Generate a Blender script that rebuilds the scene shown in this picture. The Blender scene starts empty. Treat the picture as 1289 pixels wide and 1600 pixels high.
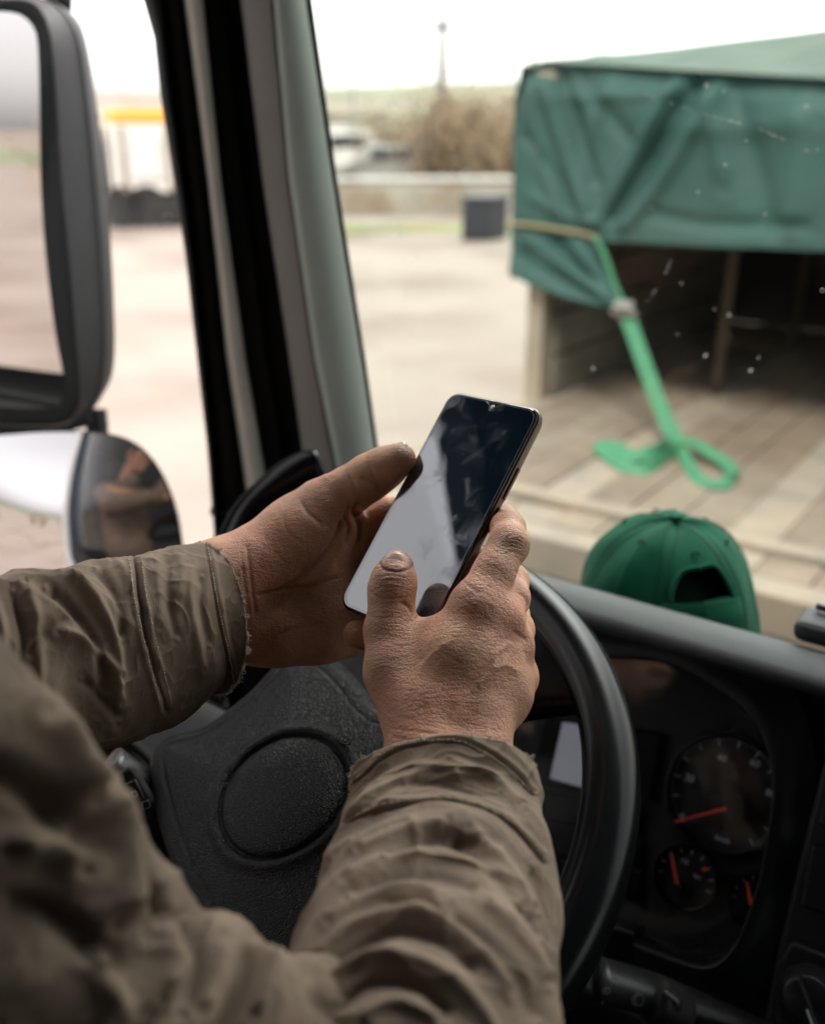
import bpy, bmesh, math, random
import numpy as np
from mathutils import Vector
SC = bpy.context.scene
rnd = random.Random(7); NR = np.random.default_rng(7)

# ------------------------------------------------------------------ camera, sky, sun, exposure
F = 1556.0; CX, CY = 644.5, 800.0
H = 2.35; TP = math.radians(21.4); PSI = math.radians(35)
CU = np.array([0, math.sin(TP), math.cos(TP)]); CW = np.array([0, math.cos(TP), -math.sin(TP)]); CR = np.array([1., 0, 0])
FA = np.array([math.cos(PSI), -math.sin(PSI), 0]); FB = np.array([math.sin(PSI), math.cos(PSI), 0]); ZZ = np.array([0, 0, 1.])
C0 = np.array([0, 0, H])
def P(x, y, d): return C0 + CR*((x-CX)/F*d) + CU*((CY-y)/F*d) + CW*d      # a photo bearing at a distance along the view axis
def K(a, b, z): return C0 + a*FA + b*FB + z*ZZ                            # cab frame: a right, b forward, z up, from the driver's eye level
def CV(v): return v[0]*CR + v[1]*CU + v[2]*CW
def ray(x, y): return CR*((x-CX)/F) + CU*((CY-y)/F) + CW
def onp(x, y, p0, n): v = ray(x, y); return C0 + v*(((p0-C0) @ n)/(v @ n))
def proj(V):
    q = V - C0; d = q @ CW
    return np.stack([CX + F*(q @ CR)/d, CY - F*(q @ CU)/d, d], 1)
cam_d = bpy.data.cameras.new('camera'); cam = bpy.data.objects.new('camera', cam_d); SC.collection.objects.link(cam)
cam.location = C0; cam.rotation_euler = (math.radians(90)-TP, 0, 0)
cam_d.sensor_fit = 'VERTICAL'; cam_d.sensor_height = 36; cam_d.lens = 36*F/1600; cam_d.clip_start = .02; cam_d.clip_end = 6000
cam_d.dof.use_dof = True; cam_d.dof.focus_distance = .59; cam_d.dof.aperture_fstop = 4.2
SC.camera = cam
W = bpy.data.worlds.new('World'); SC.world = W; W.use_nodes = True
nt = W.node_tree; bg = nt.nodes['Background']; sk = nt.nodes.new('ShaderNodeTexSky'); sk.sky_type = 'NISHITA'
sk.sun_disc = False; sk.sun_elevation = math.radians(48); sk.sun_rotation = math.radians(20); sk.dust_density = 4; sk.air_density = 1.2
hs = nt.nodes.new('ShaderNodeHueSaturation'); hs.inputs['Saturation'].default_value = .13; hs.inputs['Value'].default_value = 1.0
nt.links.new(sk.outputs[0], hs.inputs['Color']); nt.links.new(hs.outputs[0], bg.inputs['Color']); bg.inputs['Strength'].default_value = .15
sl = bpy.data.lights.new('sun', 'SUN'); sun = bpy.data.objects.new('sun', sl); SC.collection.objects.link(sun)
sl.energy = 1.3; sl.angle = math.radians(20); sl.color = (1, .95, .88)
sun.rotation_euler = (math.radians(38), 0, math.radians(-20))
SC.view_settings.view_transform = 'Standard'; SC.view_settings.look = 'None'; SC.view_settings.gamma = 1; SC.view_settings.use_curve_mapping = False
SC.view_settings.exposure = 1.82
cy = SC.cycles
cy.use_denoising = True; cy.max_bounces = 8; cy.diffuse_bounces = 4; cy.glossy_bounces = 4; cy.transparent_max_bounces = 16; cy.sample_clamp_indirect = 6
cy.use_adaptive_sampling = True; cy.adaptive_threshold = .015; cy.caustics_reflective = False; cy.caustics_refractive = False

# ------------------------------------------------------------------ helpers
def tag(o, label=None, cat=None, group=None, kind=None):
    if label: o['label'] = label
    if cat: o['category'] = cat
    if group: o['group'] = group
    if kind: o['kind'] = kind
    return o
def link(o, parent=None):
    SC.collection.objects.link(o)
    if parent is not None: o.parent = parent; 
    return o
def empty(name, loc, label, cat, group=None):
    o = bpy.data.objects.new(name, None); SC.collection.objects.link(o); o.location = loc; o.empty_display_size = .05
    bpy.context.view_layer.update()
    return tag(o, label, cat, group)
def mesh(name, V, Fc, m, parent=None, smooth=True, quads=None):
    V = np.asarray(V, float)
    if parent is not None: V = V - np.array(parent_loc(parent))
    me = bpy.data.meshes.new(name)
    if quads is not None:
        q = np.asarray(quads, np.int32); me.vertices.add(len(V)); me.vertices.foreach_set('co', V.astype(np.float32).ravel())
        me.loops.add(q.size); me.loops.foreach_set('vertex_index', q.ravel()); me.polygons.add(len(q))
        me.polygons.foreach_set('loop_start', np.arange(0, q.size, q.shape[1], dtype=np.int32)); me.update(calc_edges=True); me.validate()
    else:
        me.from_pydata([tuple(v) for v in V], [], [tuple(int(i) for i in f) for f in Fc]); me.update()
    if smooth: me.polygons.foreach_set('use_smooth', [True]*len(me.polygons))
    for mm in (m if isinstance(m, (list, tuple)) else [m]): me.materials.append(mm)
    o = bpy.data.objects.new(name, me)
    return link(o, parent)
def parent_loc(p):
    l = np.zeros(3)
    while p is not None: l = l + np.array(p.location); p = p.parent
    return l
def recalc(o):
    bm = bmesh.new(); bm.from_mesh(o.data); bmesh.ops.recalc_face_normals(bm, faces=bm.faces); bm.to_mesh(o.data); bm.free(); return o
def mod_bevel(o, w=.004, s=3):
    b = o.modifiers.new('bevel', 'BEVEL'); b.width = w; b.segments = s; b.limit_method = 'ANGLE'; b.angle_limit = math.radians(35); return o
def grid_faces(n, m, cu=False, cv=False):
    f = []
    for i in range(n if cu else n-1):
        for j in range(m if cv else m-1):
            a = i*m+j; b = i*m+(j+1) % m; c = ((i+1) % n)*m+(j+1) % m; d = ((i+1) % n)*m+j
            f.append((a, b, c, d))
    return f
def loft(name, rows, m, parent=None, closed=True, caps=True, sub=0, smooth=True):
    rows = [np.array(r) for r in rows]; n, k = len(rows), len(rows[0])
    f = grid_faces(n, k, False, closed)
    if caps and closed: f += [tuple(range(k))[::-1], tuple((n-1)*k+i for i in range(k))]
    o = mesh(name, np.vstack(rows), f, m, parent, smooth); recalc(o)
    if sub:
        s = o.modifiers.new('sub', 'SUBSURF'); s.levels = s.render_levels = sub
    return o
def boxV(c, x, y, z, hx, hy, hz):
    return [c + sx*hx*x + sy*hy*y + sz*hz*z for sx in (-1, 1) for sy in (-1, 1) for sz in (-1, 1)]
BF = [(0, 1, 3, 2), (4, 6, 7, 5), (0, 4, 5, 1), (2, 3, 7, 6), (0, 2, 6, 4), (1, 5, 7, 3)]
def box(name, c, x, y, z, hx, hy, hz, m, parent=None, bev=0):
    o = mesh(name, boxV(np.asarray(c, float), x, y, z, hx, hy, hz), BF, m, parent, False); recalc(o)
    if bev: mod_bevel(o, bev)
    return o
def cbox(name, a0, a1, b0, b1, z0, z1, m, parent=None, bev=0):        # box in the cab frame
    return box(name, K((a0+a1)/2, (b0+b1)/2, (z0+z1)/2), FA, FB, ZZ, abs(a1-a0)/2, abs(b1-b0)/2, abs(z1-z0)/2, m, parent, bev)
def catmull(pts, n=8):
    p = np.array(pts, float); q = np.vstack([2*p[0]-p[1], p, 2*p[-1]-p[-2]]); out = []
    for i in range(1, len(q)-2):
        for t in np.linspace(0, 1, n, endpoint=False):
            a, b, c, d = q[i-1:i+3]
            out.append(.5*((2*b)+(-a+c)*t+(2*a-5*b+4*c-d)*t*t+(-a+3*b-3*c+d)*t**3))
    out.append(p[-1]); return np.array(out)
def frames(path):
    t = np.gradient(path, axis=0); t /= np.linalg.norm(t, axis=1)[:, None]+1e-12
    u = np.cross(t[0], [0.1, .2, 1.]); u /= np.linalg.norm(u); U = []
    for i in range(len(path)):
        u = u - (u @ t[i])*t[i]; u /= np.linalg.norm(u); U.append(u.copy())
    U = np.array(U); return t, U, np.cross(t, U)
def tube(name, pts, r, m, parent=None, seg=12, n=8, closed=False, flat=1., caps=True, raw=False, sm=True):
    path = catmull(pts, n) if sm and not closed else np.array(pts, float)
    rr = np.interp(np.linspace(0, 1, len(path)), np.linspace(0, 1, len(np.atleast_1d(r))), np.atleast_1d(r)) if np.size(r) > 1 else np.full(len(path), float(r))
    if closed:
        t = np.roll(path, -1, 0)-np.roll(path, 1, 0); t /= np.linalg.norm(t, axis=1)[:, None]
        c = path.mean(0); U = path-c; U -= (U*t).sum(1)[:, None]*t; U /= np.linalg.norm(U, axis=1)[:, None]; Vv = np.cross(t, U)
    else: t, U, Vv = frames(path)
    th = np.linspace(0, 2*np.pi, seg, endpoint=False)
    V = (path[:, None] + rr[:, None, None]*(np.cos(th)[None, :, None]*U[:, None]+flat*np.sin(th)[None, :, None]*Vv[:, None])).reshape(-1, 3)
    f = grid_faces(len(path), seg, closed, True)
    if not closed and caps: f += [tuple(range(seg))[::-1], tuple((len(path)-1)*seg+i for i in range(seg))]
    if raw: return V, f
    return recalc(mesh(name, V, f, m, parent))
def join_raw(name, items, m, parent=None, smooth=True):
    V = []; f = []; o = 0
    for v, ff in items: V.append(np.asarray(v, float)); f += [tuple(i+o for i in q) for q in ff]; o += len(v)
    return mesh(name, np.vstack(V), f, m, parent, smooth)
def plane_poly(name, pix, p0, n, th, m, parent=None, bev=0, lift=0):  # extruded outline lying on a plane of the place
    n = n/np.linalg.norm(n); A = np.array([onp(x, y, p0, n) for x, y in pix])+n*lift; B = A-n*th; k = len(A)
    f = [tuple(range(k)), tuple(range(2*k-1, k-1, -1))]+[(i, k+i, k+(i+1) % k, (i+1) % k) for i in range(k)]
    o = recalc(mesh(name, np.vstack([A, B]), f, m, parent, False))
    if bev: mod_bevel(o, bev)
    return o
def text_on(name, s, x, y, p0, n, right, size, m, parent, lift=.001):
    c = bpy.data.curves.new(name, 'FONT'); c.body = s; c.size = size; c.align_x = 'CENTER'; c.align_y = 'CENTER'; c.extrude = .0002
    c.materials.append(m); tmp = bpy.data.objects.new('tmp', c); link(tmp); bpy.context.view_layer.update()
    me = bpy.data.meshes.new_from_object(tmp.evaluated_get(bpy.context.evaluated_depsgraph_get())); bpy.data.objects.remove(tmp); o = bpy.data.objects.new(name, me); link(o, parent)
    n = n/np.linalg.norm(n); r = right-(right @ n)*n; r /= np.linalg.norm(r); u = np.cross(n, r)
    from mathutils import Matrix
    l = onp(x, y, p0, n)+n*lift-parent_loc(parent)
    o.matrix_local = Matrix([[r[0], u[0], n[0], l[0]], [r[1], u[1], n[1], l[1]], [r[2], u[2], n[2], l[2]], [0, 0, 0, 1]])
    return o

# ------------------------------------------------------------------ materials
def mat(name, col, rough=.6, var=0., vs=8., bump=0., bs=200., spec=.5, metal=0., col2=None, c2s=5., c2lo=.45, c2hi=.65, coat=0., sss=0., sheen=0., kind='noise', dist=.001, emis=0):
    m = bpy.data.materials.new(name); m.use_nodes = True; t = m.node_tree; N = t.nodes; L = t.links; b = N['Principled BSDF']
    b.inputs['Roughness'].default_value = rough; b.inputs['Metallic'].default_value = metal
    b.inputs['Specular IOR Level'].default_value = spec; b.inputs['Coat Weight'].default_value = coat
    b.inputs['Sheen Weight'].default_value = sheen; b.inputs['Sheen Roughness'].default_value = .6
    geo = N.new('ShaderNodeNewGeometry'); pos = geo.outputs['Position']
    cur = None; rgb = N.new('ShaderNodeRGB'); rgb.outputs[0].default_value = (*col, 1); cur = rgb.outputs[0]
    def noise(sc, det=4, ro=.55):
        n = N.new('ShaderNodeTexNoise'); n.inputs['Scale'].default_value = sc; n.inputs['Detail'].default_value = det; n.inputs['Roughness'].default_value = ro
        L.new(pos, n.inputs['Vector']); return n
    def ramp(src, lo, hi):
        r = N.new('ShaderNodeMapRange'); r.inputs['From Min'].default_value = lo; r.inputs['From Max'].default_value = hi; L.new(src, r.inputs['Value']); return r.outputs[0]
    if col2 is not None:
        n = noise(c2s); f = ramp(n.outputs[0], c2lo, c2hi); x = N.new('ShaderNodeMix'); x.data_type = 'RGBA'
        L.new(f, x.inputs['Factor']); L.new(cur, x.inputs['A']); x.inputs['B'].default_value = (*col2, 1); cur = x.outputs['Result']
    if var:
        n = noise(vs, 6); r = N.new('ShaderNodeMapRange'); r.inputs['From Min'].default_value = .3; r.inputs['From Max'].default_value = .7
        r.inputs['To Min'].default_value = 1-var; r.inputs['To Max'].default_value = 1+var; L.new(n.outputs[0], r.inputs['Value'])
        x = N.new('ShaderNodeVectorMath'); x.operation = 'SCALE'; L.new(cur, x.inputs[0]); L.new(r.outputs[0], x.inputs['Scale']); cur = x.outputs[0]
    L.new(cur, b.inputs['Base Color'])
    if sss:
        b.inputs['Subsurface Weight'].default_value = sss; b.inputs['Subsurface Radius'].default_value = (1, .35, .2); b.inputs['Subsurface Scale'].default_value = .004
    if bump:
        if kind == 'leather':
            v = N.new('ShaderNodeTexVoronoi'); v.feature = 'DISTANCE_TO_EDGE'; v.inputs['Scale'].default_value = bs
            n = noise(bs*.5, 3); mm = N.new('ShaderNodeVectorMath'); mm.operation = 'SCALE'; mm.inputs['Scale'].default_value = .9/bs
            L.new(n.outputs['Color'], mm.inputs[0]); ad = N.new('ShaderNodeVectorMath'); ad.operation = 'ADD'; L.new(pos, ad.inputs[0]); L.new(mm.outputs[0], ad.inputs[1])
            L.new(ad.outputs[0], v.inputs['Vector']); hgt = ramp(v.outputs['Distance'], 0, .22)
        else:
            hgt = noise(bs, 5, .6).outputs[0]
        bp = N.new('ShaderNodeBump'); bp.inputs['Strength'].default_value = bump; bp.inputs['Distance'].default_value = dist
        L.new(hgt, bp.inputs['Height']); L.new(bp.outputs[0], b.inputs['Normal'])
    if emis: b.inputs['Emission Color'].default_value = (*col, 1); b.inputs['Emission Strength'].default_value = emis
    return m
def glass(name, tint, refl=1.0, rough=0., specks=False):
    m = bpy.data.materials.new(name); m.use_nodes = True; t = m.node_tree; N = t.nodes; L = t.links; N.remove(N['Principled BSDF'])
    tr = N.new('ShaderNodeBsdfTransparent'); tr.inputs[0].default_value = (*tint, 1); gl = N.new('ShaderNodeBsdfGlossy'); gl.inputs['Roughness'].default_value = rough
    lw = N.new('ShaderNodeLayerWeight'); lw.inputs['Blend'].default_value = .5; pw_ = N.new('ShaderNodeMath'); pw_.operation = 'POWER'; pw_.inputs[1].default_value = 5; L.new(lw.outputs['Facing'], pw_.inputs[0])
    ma = N.new('ShaderNodeMath'); ma.operation = 'MULTIPLY_ADD'; ma.inputs[1].default_value = .9; ma.inputs[2].default_value = .045*refl; L.new(pw_.outputs[0], ma.inputs[0]); mx = N.new('ShaderNodeMixShader')
    L.new(ma.outputs[0], mx.inputs[0]); L.new(tr.outputs[0], mx.inputs[1]); L.new(gl.outputs[0], mx.inputs[2]); out = mx.outputs[0]
    if specks:   # light dried film of dust on the pane
        g = N.new('ShaderNodeNewGeometry'); n = N.new('ShaderNodeTexNoise'); n.inputs['Scale'].default_value = 9; n.inputs['Detail'].default_value = 6; L.new(g.outputs['Position'], n.inputs['Vector'])
        r = N.new('ShaderNodeMapRange'); r.inputs['From Min'].default_value = .45; r.inputs['From Max'].default_value = .8; r.inputs['To Max'].default_value = .05; L.new(n.outputs[0], r.inputs['Value'])
        d = N.new('ShaderNodeBsdfDiffuse'); d.inputs[0].default_value = (.7, .68, .62, 1); m2 = N.new('ShaderNodeMixShader'); L.new(r.outputs[0], m2.inputs[0]); L.new(out, m2.inputs[1]); L.new(d.outputs[0], m2.inputs[2]); out = m2.outputs[0]
    L.new(out, N['Material Output'].inputs['Surface']); return m
M = dict(
    sand=mat('sand', (.29, .248, .212), .95, .12, .35, .6, 3, dist=.05, col2=(.215, .172, .140), c2s=.3, spec=.2),
    hill=mat('hill', (.26, .22, .18), 1, .2, .01, col2=(.20, .25, .15), c2s=.006, spec=.1),
    grass=mat('grass', (.17, .20, .11), 1, .3, .6, col2=(.26, .24, .12), c2s=.4, spec=.1),
    twig=mat('twig', (.32, .23, .15), 1, .3, 1.2, col2=(.38, .31, .21), c2s=.6, spec=.1),
    bark=mat('bark', (.10, .075, .055), .9, .2, 6, .4, 40),
    pale=mat('pale_paint', (.72, .70, .66), .6, .06, 2), wall=mat('pale_wall', (.38, .35, .30), .9, .1, 1.5, col2=(.28, .21, .14), c2s=.8),
    orange=mat('orange_paint', (.85, .42, .06), .5, .05, 2), tyre=mat('tyre', (.03, .03, .03), .8, .2, 4, .3, 60), navy=mat('navy_box', (.026, .028, .036), .6, .1, 2),
    steel=mat('dull_steel', (.32, .31, .29), .45, .15, 30, metal=.7), pole=mat('pole_wood', (.16, .15, .14), .9),
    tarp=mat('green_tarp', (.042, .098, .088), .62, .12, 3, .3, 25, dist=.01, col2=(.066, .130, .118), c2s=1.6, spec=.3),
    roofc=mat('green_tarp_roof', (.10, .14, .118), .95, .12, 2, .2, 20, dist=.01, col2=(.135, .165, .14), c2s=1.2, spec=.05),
    strap=mat('green_strap', (.065, .25, .13), .7, .1, 20, .3, 500), rope=mat('rope', (.30, .25, .14), .9),
    plank=mat('plank', (.235, .175, .128), .85, .22, 5, .5, 40, dist=.004, col2=(.30, .245, .19), c2s=1.8),
    plankb=mat('plank_pale', (.33, .28, .225), .9, .2, 6, .5, 40, dist=.004, col2=(.34, .27, .2), c2s=3),
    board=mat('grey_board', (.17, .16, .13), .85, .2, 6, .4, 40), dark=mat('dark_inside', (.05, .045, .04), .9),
    rubber=mat('rubber', (.008, .008, .008), .6, .1, 30, .15, 300, spec=.2), trimblk=mat('black_trim', (.014, .013, .0125), .65, .1, 20, .2, 500, spec=.25),
    beige=mat('beige_trim', (.48, .44, .385), .8, .08, 15, .2, 500), grey=mat('grey_trim', (.19, .18, .16), .75, .08, 12, .25, 600),
    pillar=mat('pillar_plastic', (.31, .35, .31), .8, .05, 10, .2, 600, dist=.0005), darkp=mat('dark_panel', (.03, .029, .028), .8), headl=mat('headlining', (.05, .065, .09), .95, .1, 12, .3, 400),
    dash=mat('dash_plastic', (.036, .042, .045), .5, .06, 40, .45, 1400, dist=.0005, kind='leather'), dashb=mat('dash_black', (.018, .018, .019), .5, .1, 20, .25, 900, dist=.0004, kind='leather'),
    pad=mat('pad_leather', (.0035, .003, .0035), .36, .12, 30, .5, 600, dist=.0008, kind='leather', spec=.13), rim=mat('rim_plastic', (.0045, .005, .0055), .22, .12, 30, .06, 900, dist=.0003, kind='leather', spec=.2),
    mirror_h=mat('mirror_housing', (.011, .0105, .0115), .6, .08, 20, .3, 900, dist=.0004, spec=.2), mglass=mat('mirror_glass', (.60, .575, .575), .015, metal=1.),
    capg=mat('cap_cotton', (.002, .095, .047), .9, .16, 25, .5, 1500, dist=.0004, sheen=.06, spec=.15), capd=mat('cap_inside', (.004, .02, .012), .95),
    cloth=mat('work_cloth', (.200, .150, .112), .95, .14, 22, .7, 1500, dist=.0005, sheen=0, col2=(.150, .113, .083), c2s=9, spec=.25),
    matte=mat('matte_black', (.005, .005, .005), .9, spec=.05), thread=mat('thread', (.42, .36, .28), .95), clothd=mat('cloth_inside', (.05, .04, .03), .95),
    nail=mat('nail', (.47, .31, .24), .3, .15, 300, .2, 900, sss=.1), hair=mat('hair', (.03, .02, .015), .6, .2, 100, .6, 800),
    red=mat('needle_red', (.75, .09, .05), .5, emis=.02), tick=mat('gauge_print', (.62, .64, .68), .7, emis=.012), dial=mat('dial_black', (.035, .035, .036), .7),
    lcd=mat('lcd', (.26, .26, .30), .3, emis=.15), icon=mat('icon_print', (.22, .22, .22), .7), knob=mat('knob_black', (.02, .02, .021), .35),
    phoneb=mat('phone_frame', (.12, .085, .07), .28, .1, 80, metal=.85), tail=mat('tail_red', (.45, .06, .04), .4), seat=mat('seat_cloth', (.05, .05, .055), .95),
    trouser=mat('trousers', (.04, .045, .06), .95), ext=mat('cab_paint', (.66, .68, .66), .35, coat=.5), dust=mat('dust_speck', (.75, .74, .70), .9),
    gwind=glass('windscreen_glass', (.72, .76, .72), .6, specks=True), gside=glass('side_glass', (.90, .875, .87), .3), glens=glass('lens_glass', (.9, .9, .9), 1.1, .05))
def skin_mat():
    m = mat('skin', (.53, .282, .172), .48, .18, 38, spec=.42, sss=.09, col2=(.54, .245, .155), c2s=24)
    t = m.node_tree; N = t.nodes; L = t.links; b = N['Principled BSDF']; g = N['Geometry'] if 'Geometry' in N else [n for n in N if n.bl_idname == 'ShaderNodeNewGeometry'][0]
    src = b.inputs['Base Color'].links[0].from_socket   # ingrained dirt and reddening kept as attributes of the hand itself
    at = N.new('ShaderNodeAttribute'); at.attribute_name = 'dirt'; x = N.new('ShaderNodeMix'); x.data_type = 'RGBA'
    L.new(at.outputs['Fac'], x.inputs['Factor']); L.new(src, x.inputs['A']); x.inputs['B'].default_value = (.10, .055, .04, 1); L.new(x.outputs['Result'], b.inputs['Base Color'])
    def vor(sc, st):
        mp = N.new('ShaderNodeMapping'); mp.inputs['Scale'].default_value = st; L.new(g.outputs['Position'], mp.inputs['Vector'])
        n = N.new('ShaderNodeTexNoise'); n.inputs['Scale'].default_value = sc*.35; L.new(mp.outputs[0], n.inputs['Vector'])
        s = N.new('ShaderNodeVectorMath'); s.operation = 'SCALE'; s.inputs['Scale'].default_value = 1.6/sc; L.new(n.outputs['Color'], s.inputs[0])
        a = N.new('ShaderNodeVectorMath'); a.operation = 'ADD'; L.new(mp.outputs[0], a.inputs[0]); L.new(s.outputs[0], a.inputs[1])
        v = N.new('ShaderNodeTexVoronoi'); v.feature = 'DISTANCE_TO_EDGE'; v.inputs['Scale'].default_value = sc; L.new(a.outputs[0], v.inputs['Vector'])
        r = N.new('ShaderNodeMapRange'); r.inputs['From Max'].default_value = .25; L.new(v.outputs['Distance'], r.inputs['Value']); return r.outputs[0]
    v1 = vor(560, (1, 1.7, 1.7)); v2 = vor(210, (.35, 1.6, 1.6)); ad = N.new('ShaderNodeMath'); ad.operation = 'MULTIPLY_ADD'
    L.new(v2, ad.inputs[0]); ad.inputs[1].default_value = 1.0; L.new(v1, ad.inputs[2])
    bp = N.new('ShaderNodeBump'); bp.inputs['Strength'].default_value = .7; bp.inputs['Distance'].default_value = .00028; L.new(ad.outputs[0], bp.inputs['Height']); L.new(bp.outputs[0], b.inputs['Normal'])
    return m
M['skin'] = skin_mat()
t_ = M['cloth'].node_tree; b_ = t_.nodes['Principled BSDF']; s_ = b_.inputs['Base Color'].links[0].from_socket      # cloth lighter on fold ridges, darker in creases, with some random tone
a_ = t_.nodes.new('ShaderNodeAttribute'); a_.attribute_name = 'fold_tone'; m_ = t_.nodes.new('ShaderNodeMapRange'); m_.inputs['From Min'].default_value = -1; m_.inputs['To Min'].default_value = .78; m_.inputs['To Max'].default_value = 1.22
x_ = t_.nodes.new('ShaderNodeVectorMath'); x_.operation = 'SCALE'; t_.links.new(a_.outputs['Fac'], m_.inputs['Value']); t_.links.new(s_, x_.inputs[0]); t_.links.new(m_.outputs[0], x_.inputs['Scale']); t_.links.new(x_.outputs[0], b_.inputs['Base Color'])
t_ = M['dust'].node_tree; tl = t_.nodes.new('ShaderNodeBsdfTranslucent'); tl.inputs[0].default_value = (.35, .35, .34, 1); t_.links.new(tl.outputs[0], t_.nodes['Material Output'].inputs['Surface'])

# ------------------------------------------------------------------ implicit bodies: blended tapered capsules polygonised with surface nets
class Field:
    def __init__(s, lo, hi, res):
        s.lo = np.array(lo, float); s.res = res; s.n = np.ceil((np.array(hi)-s.lo)/res).astype(int)+1; s.D = np.full(s.n, .03, np.float32)
    def _sub(s, lo, hi, m):
        i0 = np.clip(np.floor((lo-m-s.lo)/s.res).astype(int), 0, s.n); i1 = np.clip(np.ceil((hi+m-s.lo)/s.res).astype(int)+1, 0, s.n)
        if (i1 <= i0).any(): return None, None
        sl_ = tuple(slice(a, b) for a, b in zip(i0, i1)); ax = [(s.lo[k]+np.arange(i0[k], i1[k])*s.res).astype(np.float32) for k in range(3)]
        return sl_, np.meshgrid(*ax, indexing='ij', sparse=True)
    def _put(s, sl_, d, k, op):
        D = s.D[sl_]
        if op == 'sub': d = -d; h = np.clip(.5-.5*(D-d)/k, 0, 1); s.D[sl_] = D*(1-h)+d*h+k*h*(1-h)
        else: h = np.clip(.5+.5*(D-d)/k, 0, 1); s.D[sl_] = D*(1-h)+d*h-k*h*(1-h)
    def cone(s, a, b, ra, rb, k=.006, op='add', flat=None):
        a = np.asarray(a, float); b = np.asarray(b, float); r = max(ra, rb); sl_, g = s._sub(np.minimum(a, b)-r, np.maximum(a, b)+r, max(.014, 2*k))
        if sl_ is None: return
        X, Y, Z = g; ba = b-a; px, py, pz = X-a[0], Y-a[1], Z-a[2]
        t = np.clip((px*ba[0]+py*ba[1]+pz*ba[2])/max(ba @ ba, 1e-12), 0, 1); qx, qy, qz = px-t*ba[0], py-t*ba[1], pz-t*ba[2]
        d2 = qx*qx+qy*qy+qz*qz
        if flat is not None:                      # (axis, factor): squash along an axis
            ax, fc = flat; w = qx*ax[0]+qy*ax[1]+qz*ax[2]; d2 = d2+w*w*(1/fc**2-1)
        s._put(sl_, np.sqrt(d2)-(ra+(rb-ra)*t), k, op)
    def chain(s, pts, k=.006, op='add'):
        for (a, ra), (b, rb) in zip(pts[:-1], pts[1:]): s.cone(a, b, ra, rb, k, op)
    def ell(s, c, ax, rad, k=.01, op='add'):
        c = np.asarray(c, float); R_ = max(rad); sl_, g = s._sub(c-R_, c+R_, max(.014, 2*k))
        if sl_ is None: return
        X, Y, Z = g; q = (X-c[0], Y-c[1], Z-c[2]); k0 = 0; k1 = 0
        for u, r in zip(ax, rad):
            w = (q[0]*u[0]+q[1]*u[1]+q[2]*u[2]); k0 = k0+(w/r)**2; k1 = k1+(w/r**2)**2
        k0 = np.sqrt(k0)+1e-9; k1 = np.sqrt(k1)+1e-9; s._put(sl_, k0*(k0-1)/k1, k, op)
    def nets(s):
        D = s.D; n = np.array(D.shape); ins = D < 0
        sx = [slice(0, -1), slice(1, None)]; cnt = np.zeros(n-1, np.uint8)
        for i in (0, 1):
            for j in (0, 1):
                for k in (0, 1): cnt += ins[sx[i], sx[j], sx[k]]
        act = (cnt > 0) & (cnt < 8); idx = np.full(n-1, -1, np.int64); cells = np.argwhere(act); idx[act] = np.arange(len(cells))
        acc = np.zeros((len(cells), 3)); num = np.zeros(len(cells)); off = [(i, j, k) for i in (0, 1) for j in (0, 1) for k in (0, 1)]
        val = {o: D[cells[:, 0]+o[0], cells[:, 1]+o[1], cells[:, 2]+o[2]].astype(float) for o in off}
        for o in off:
            for ax in range(3):
                if o[ax] == 0:
                    q = list(o); q[ax] = 1; q = tuple(q); a, b = val[o], val[q]; cr = (a < 0) != (b < 0); t = np.where(cr, a/(a-b+1e-20), 0)
                    p = np.tile(np.array(o, float), (len(cells), 1)); p[:, ax] = t; acc[cr] += p[cr]; num[cr] += 1
        V = s.lo+(cells+acc/num[:, None])*s.res; Q = []
        for ax in range(3):
            a = [slice(None)]*3; b = [slice(None)]*3; a[ax] = slice(0, -1); b[ax] = slice(1, None)
            A = ins[tuple(a)]; B = ins[tuple(b)]; e = np.argwhere(A != B); u, v = [k for k in range(3) if k != ax]
            e = e[(e[:, u] > 0) & (e[:, v] > 0) & (e[:, u] < n[u]-1) & (e[:, v] < n[v]-1)]
            def c(du, dv): q = e.copy(); q[:, u] -= du; q[:, v] -= dv; return idx[q[:, 0], q[:, 1], q[:, 2]]
            q = np.stack([c(1, 1), c(0, 1), c(0, 0), c(1, 0)], 1); s_in = A[e[:, 0], e[:, 1], e[:, 2]]
            if ax == 1: s_in = ~s_in
            q[~s_in] = q[~s_in][:, ::-1]; Q.append(q)
        return V, np.vstack(Q)
def vnormals(V, Q):
    n = np.cross(V[Q[:, 2]]-V[Q[:, 0]], V[Q[:, 3]]-V[Q[:, 1]]); N_ = np.zeros_like(V)
    for k in range(4): np.add.at(N_, Q[:, k], n)
    return N_/(np.linalg.norm(N_, axis=1)[:, None]+1e-15)
def relax(V, Q, it=2, lam=.5):
    for _ in range(it):
        S = np.zeros_like(V); c = np.zeros(len(V))
        for k in range(4):
            np.add.at(S, Q[:, k], V[Q[:, (k+1) % 4]]+V[Q[:, (k+3) % 4]]); np.add.at(c, Q[:, k], 2)
        V = V*(1-lam)+lam*S/c[:, None]
    return V
def seg_dist(px, pts):
    best = np.full(len(px), 1e9); side = np.zeros(len(px))
    p = np.array(pts, float)
    for a, b in zip(p[:-1], p[1:]):
        ba = b-a; t = np.clip(((px-a) @ ba)/(ba @ ba), 0, 1); q = px-a-t[:, None]*ba; d = np.hypot(q[:, 0], q[:, 1]); m_ = d < best; best[m_] = d[m_]
        side[m_] = np.sign(ba[0]*q[m_, 1]-ba[1]*q[m_, 0])
    return best, side
def fade(px, pts, w):   # weaker near both ends of a crease
    p = np.array(pts, float); return np.clip(np.minimum(np.hypot(*(px-p[0]).T), np.hypot(*(px-p[-1]).T))/w, 0, 1)
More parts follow.
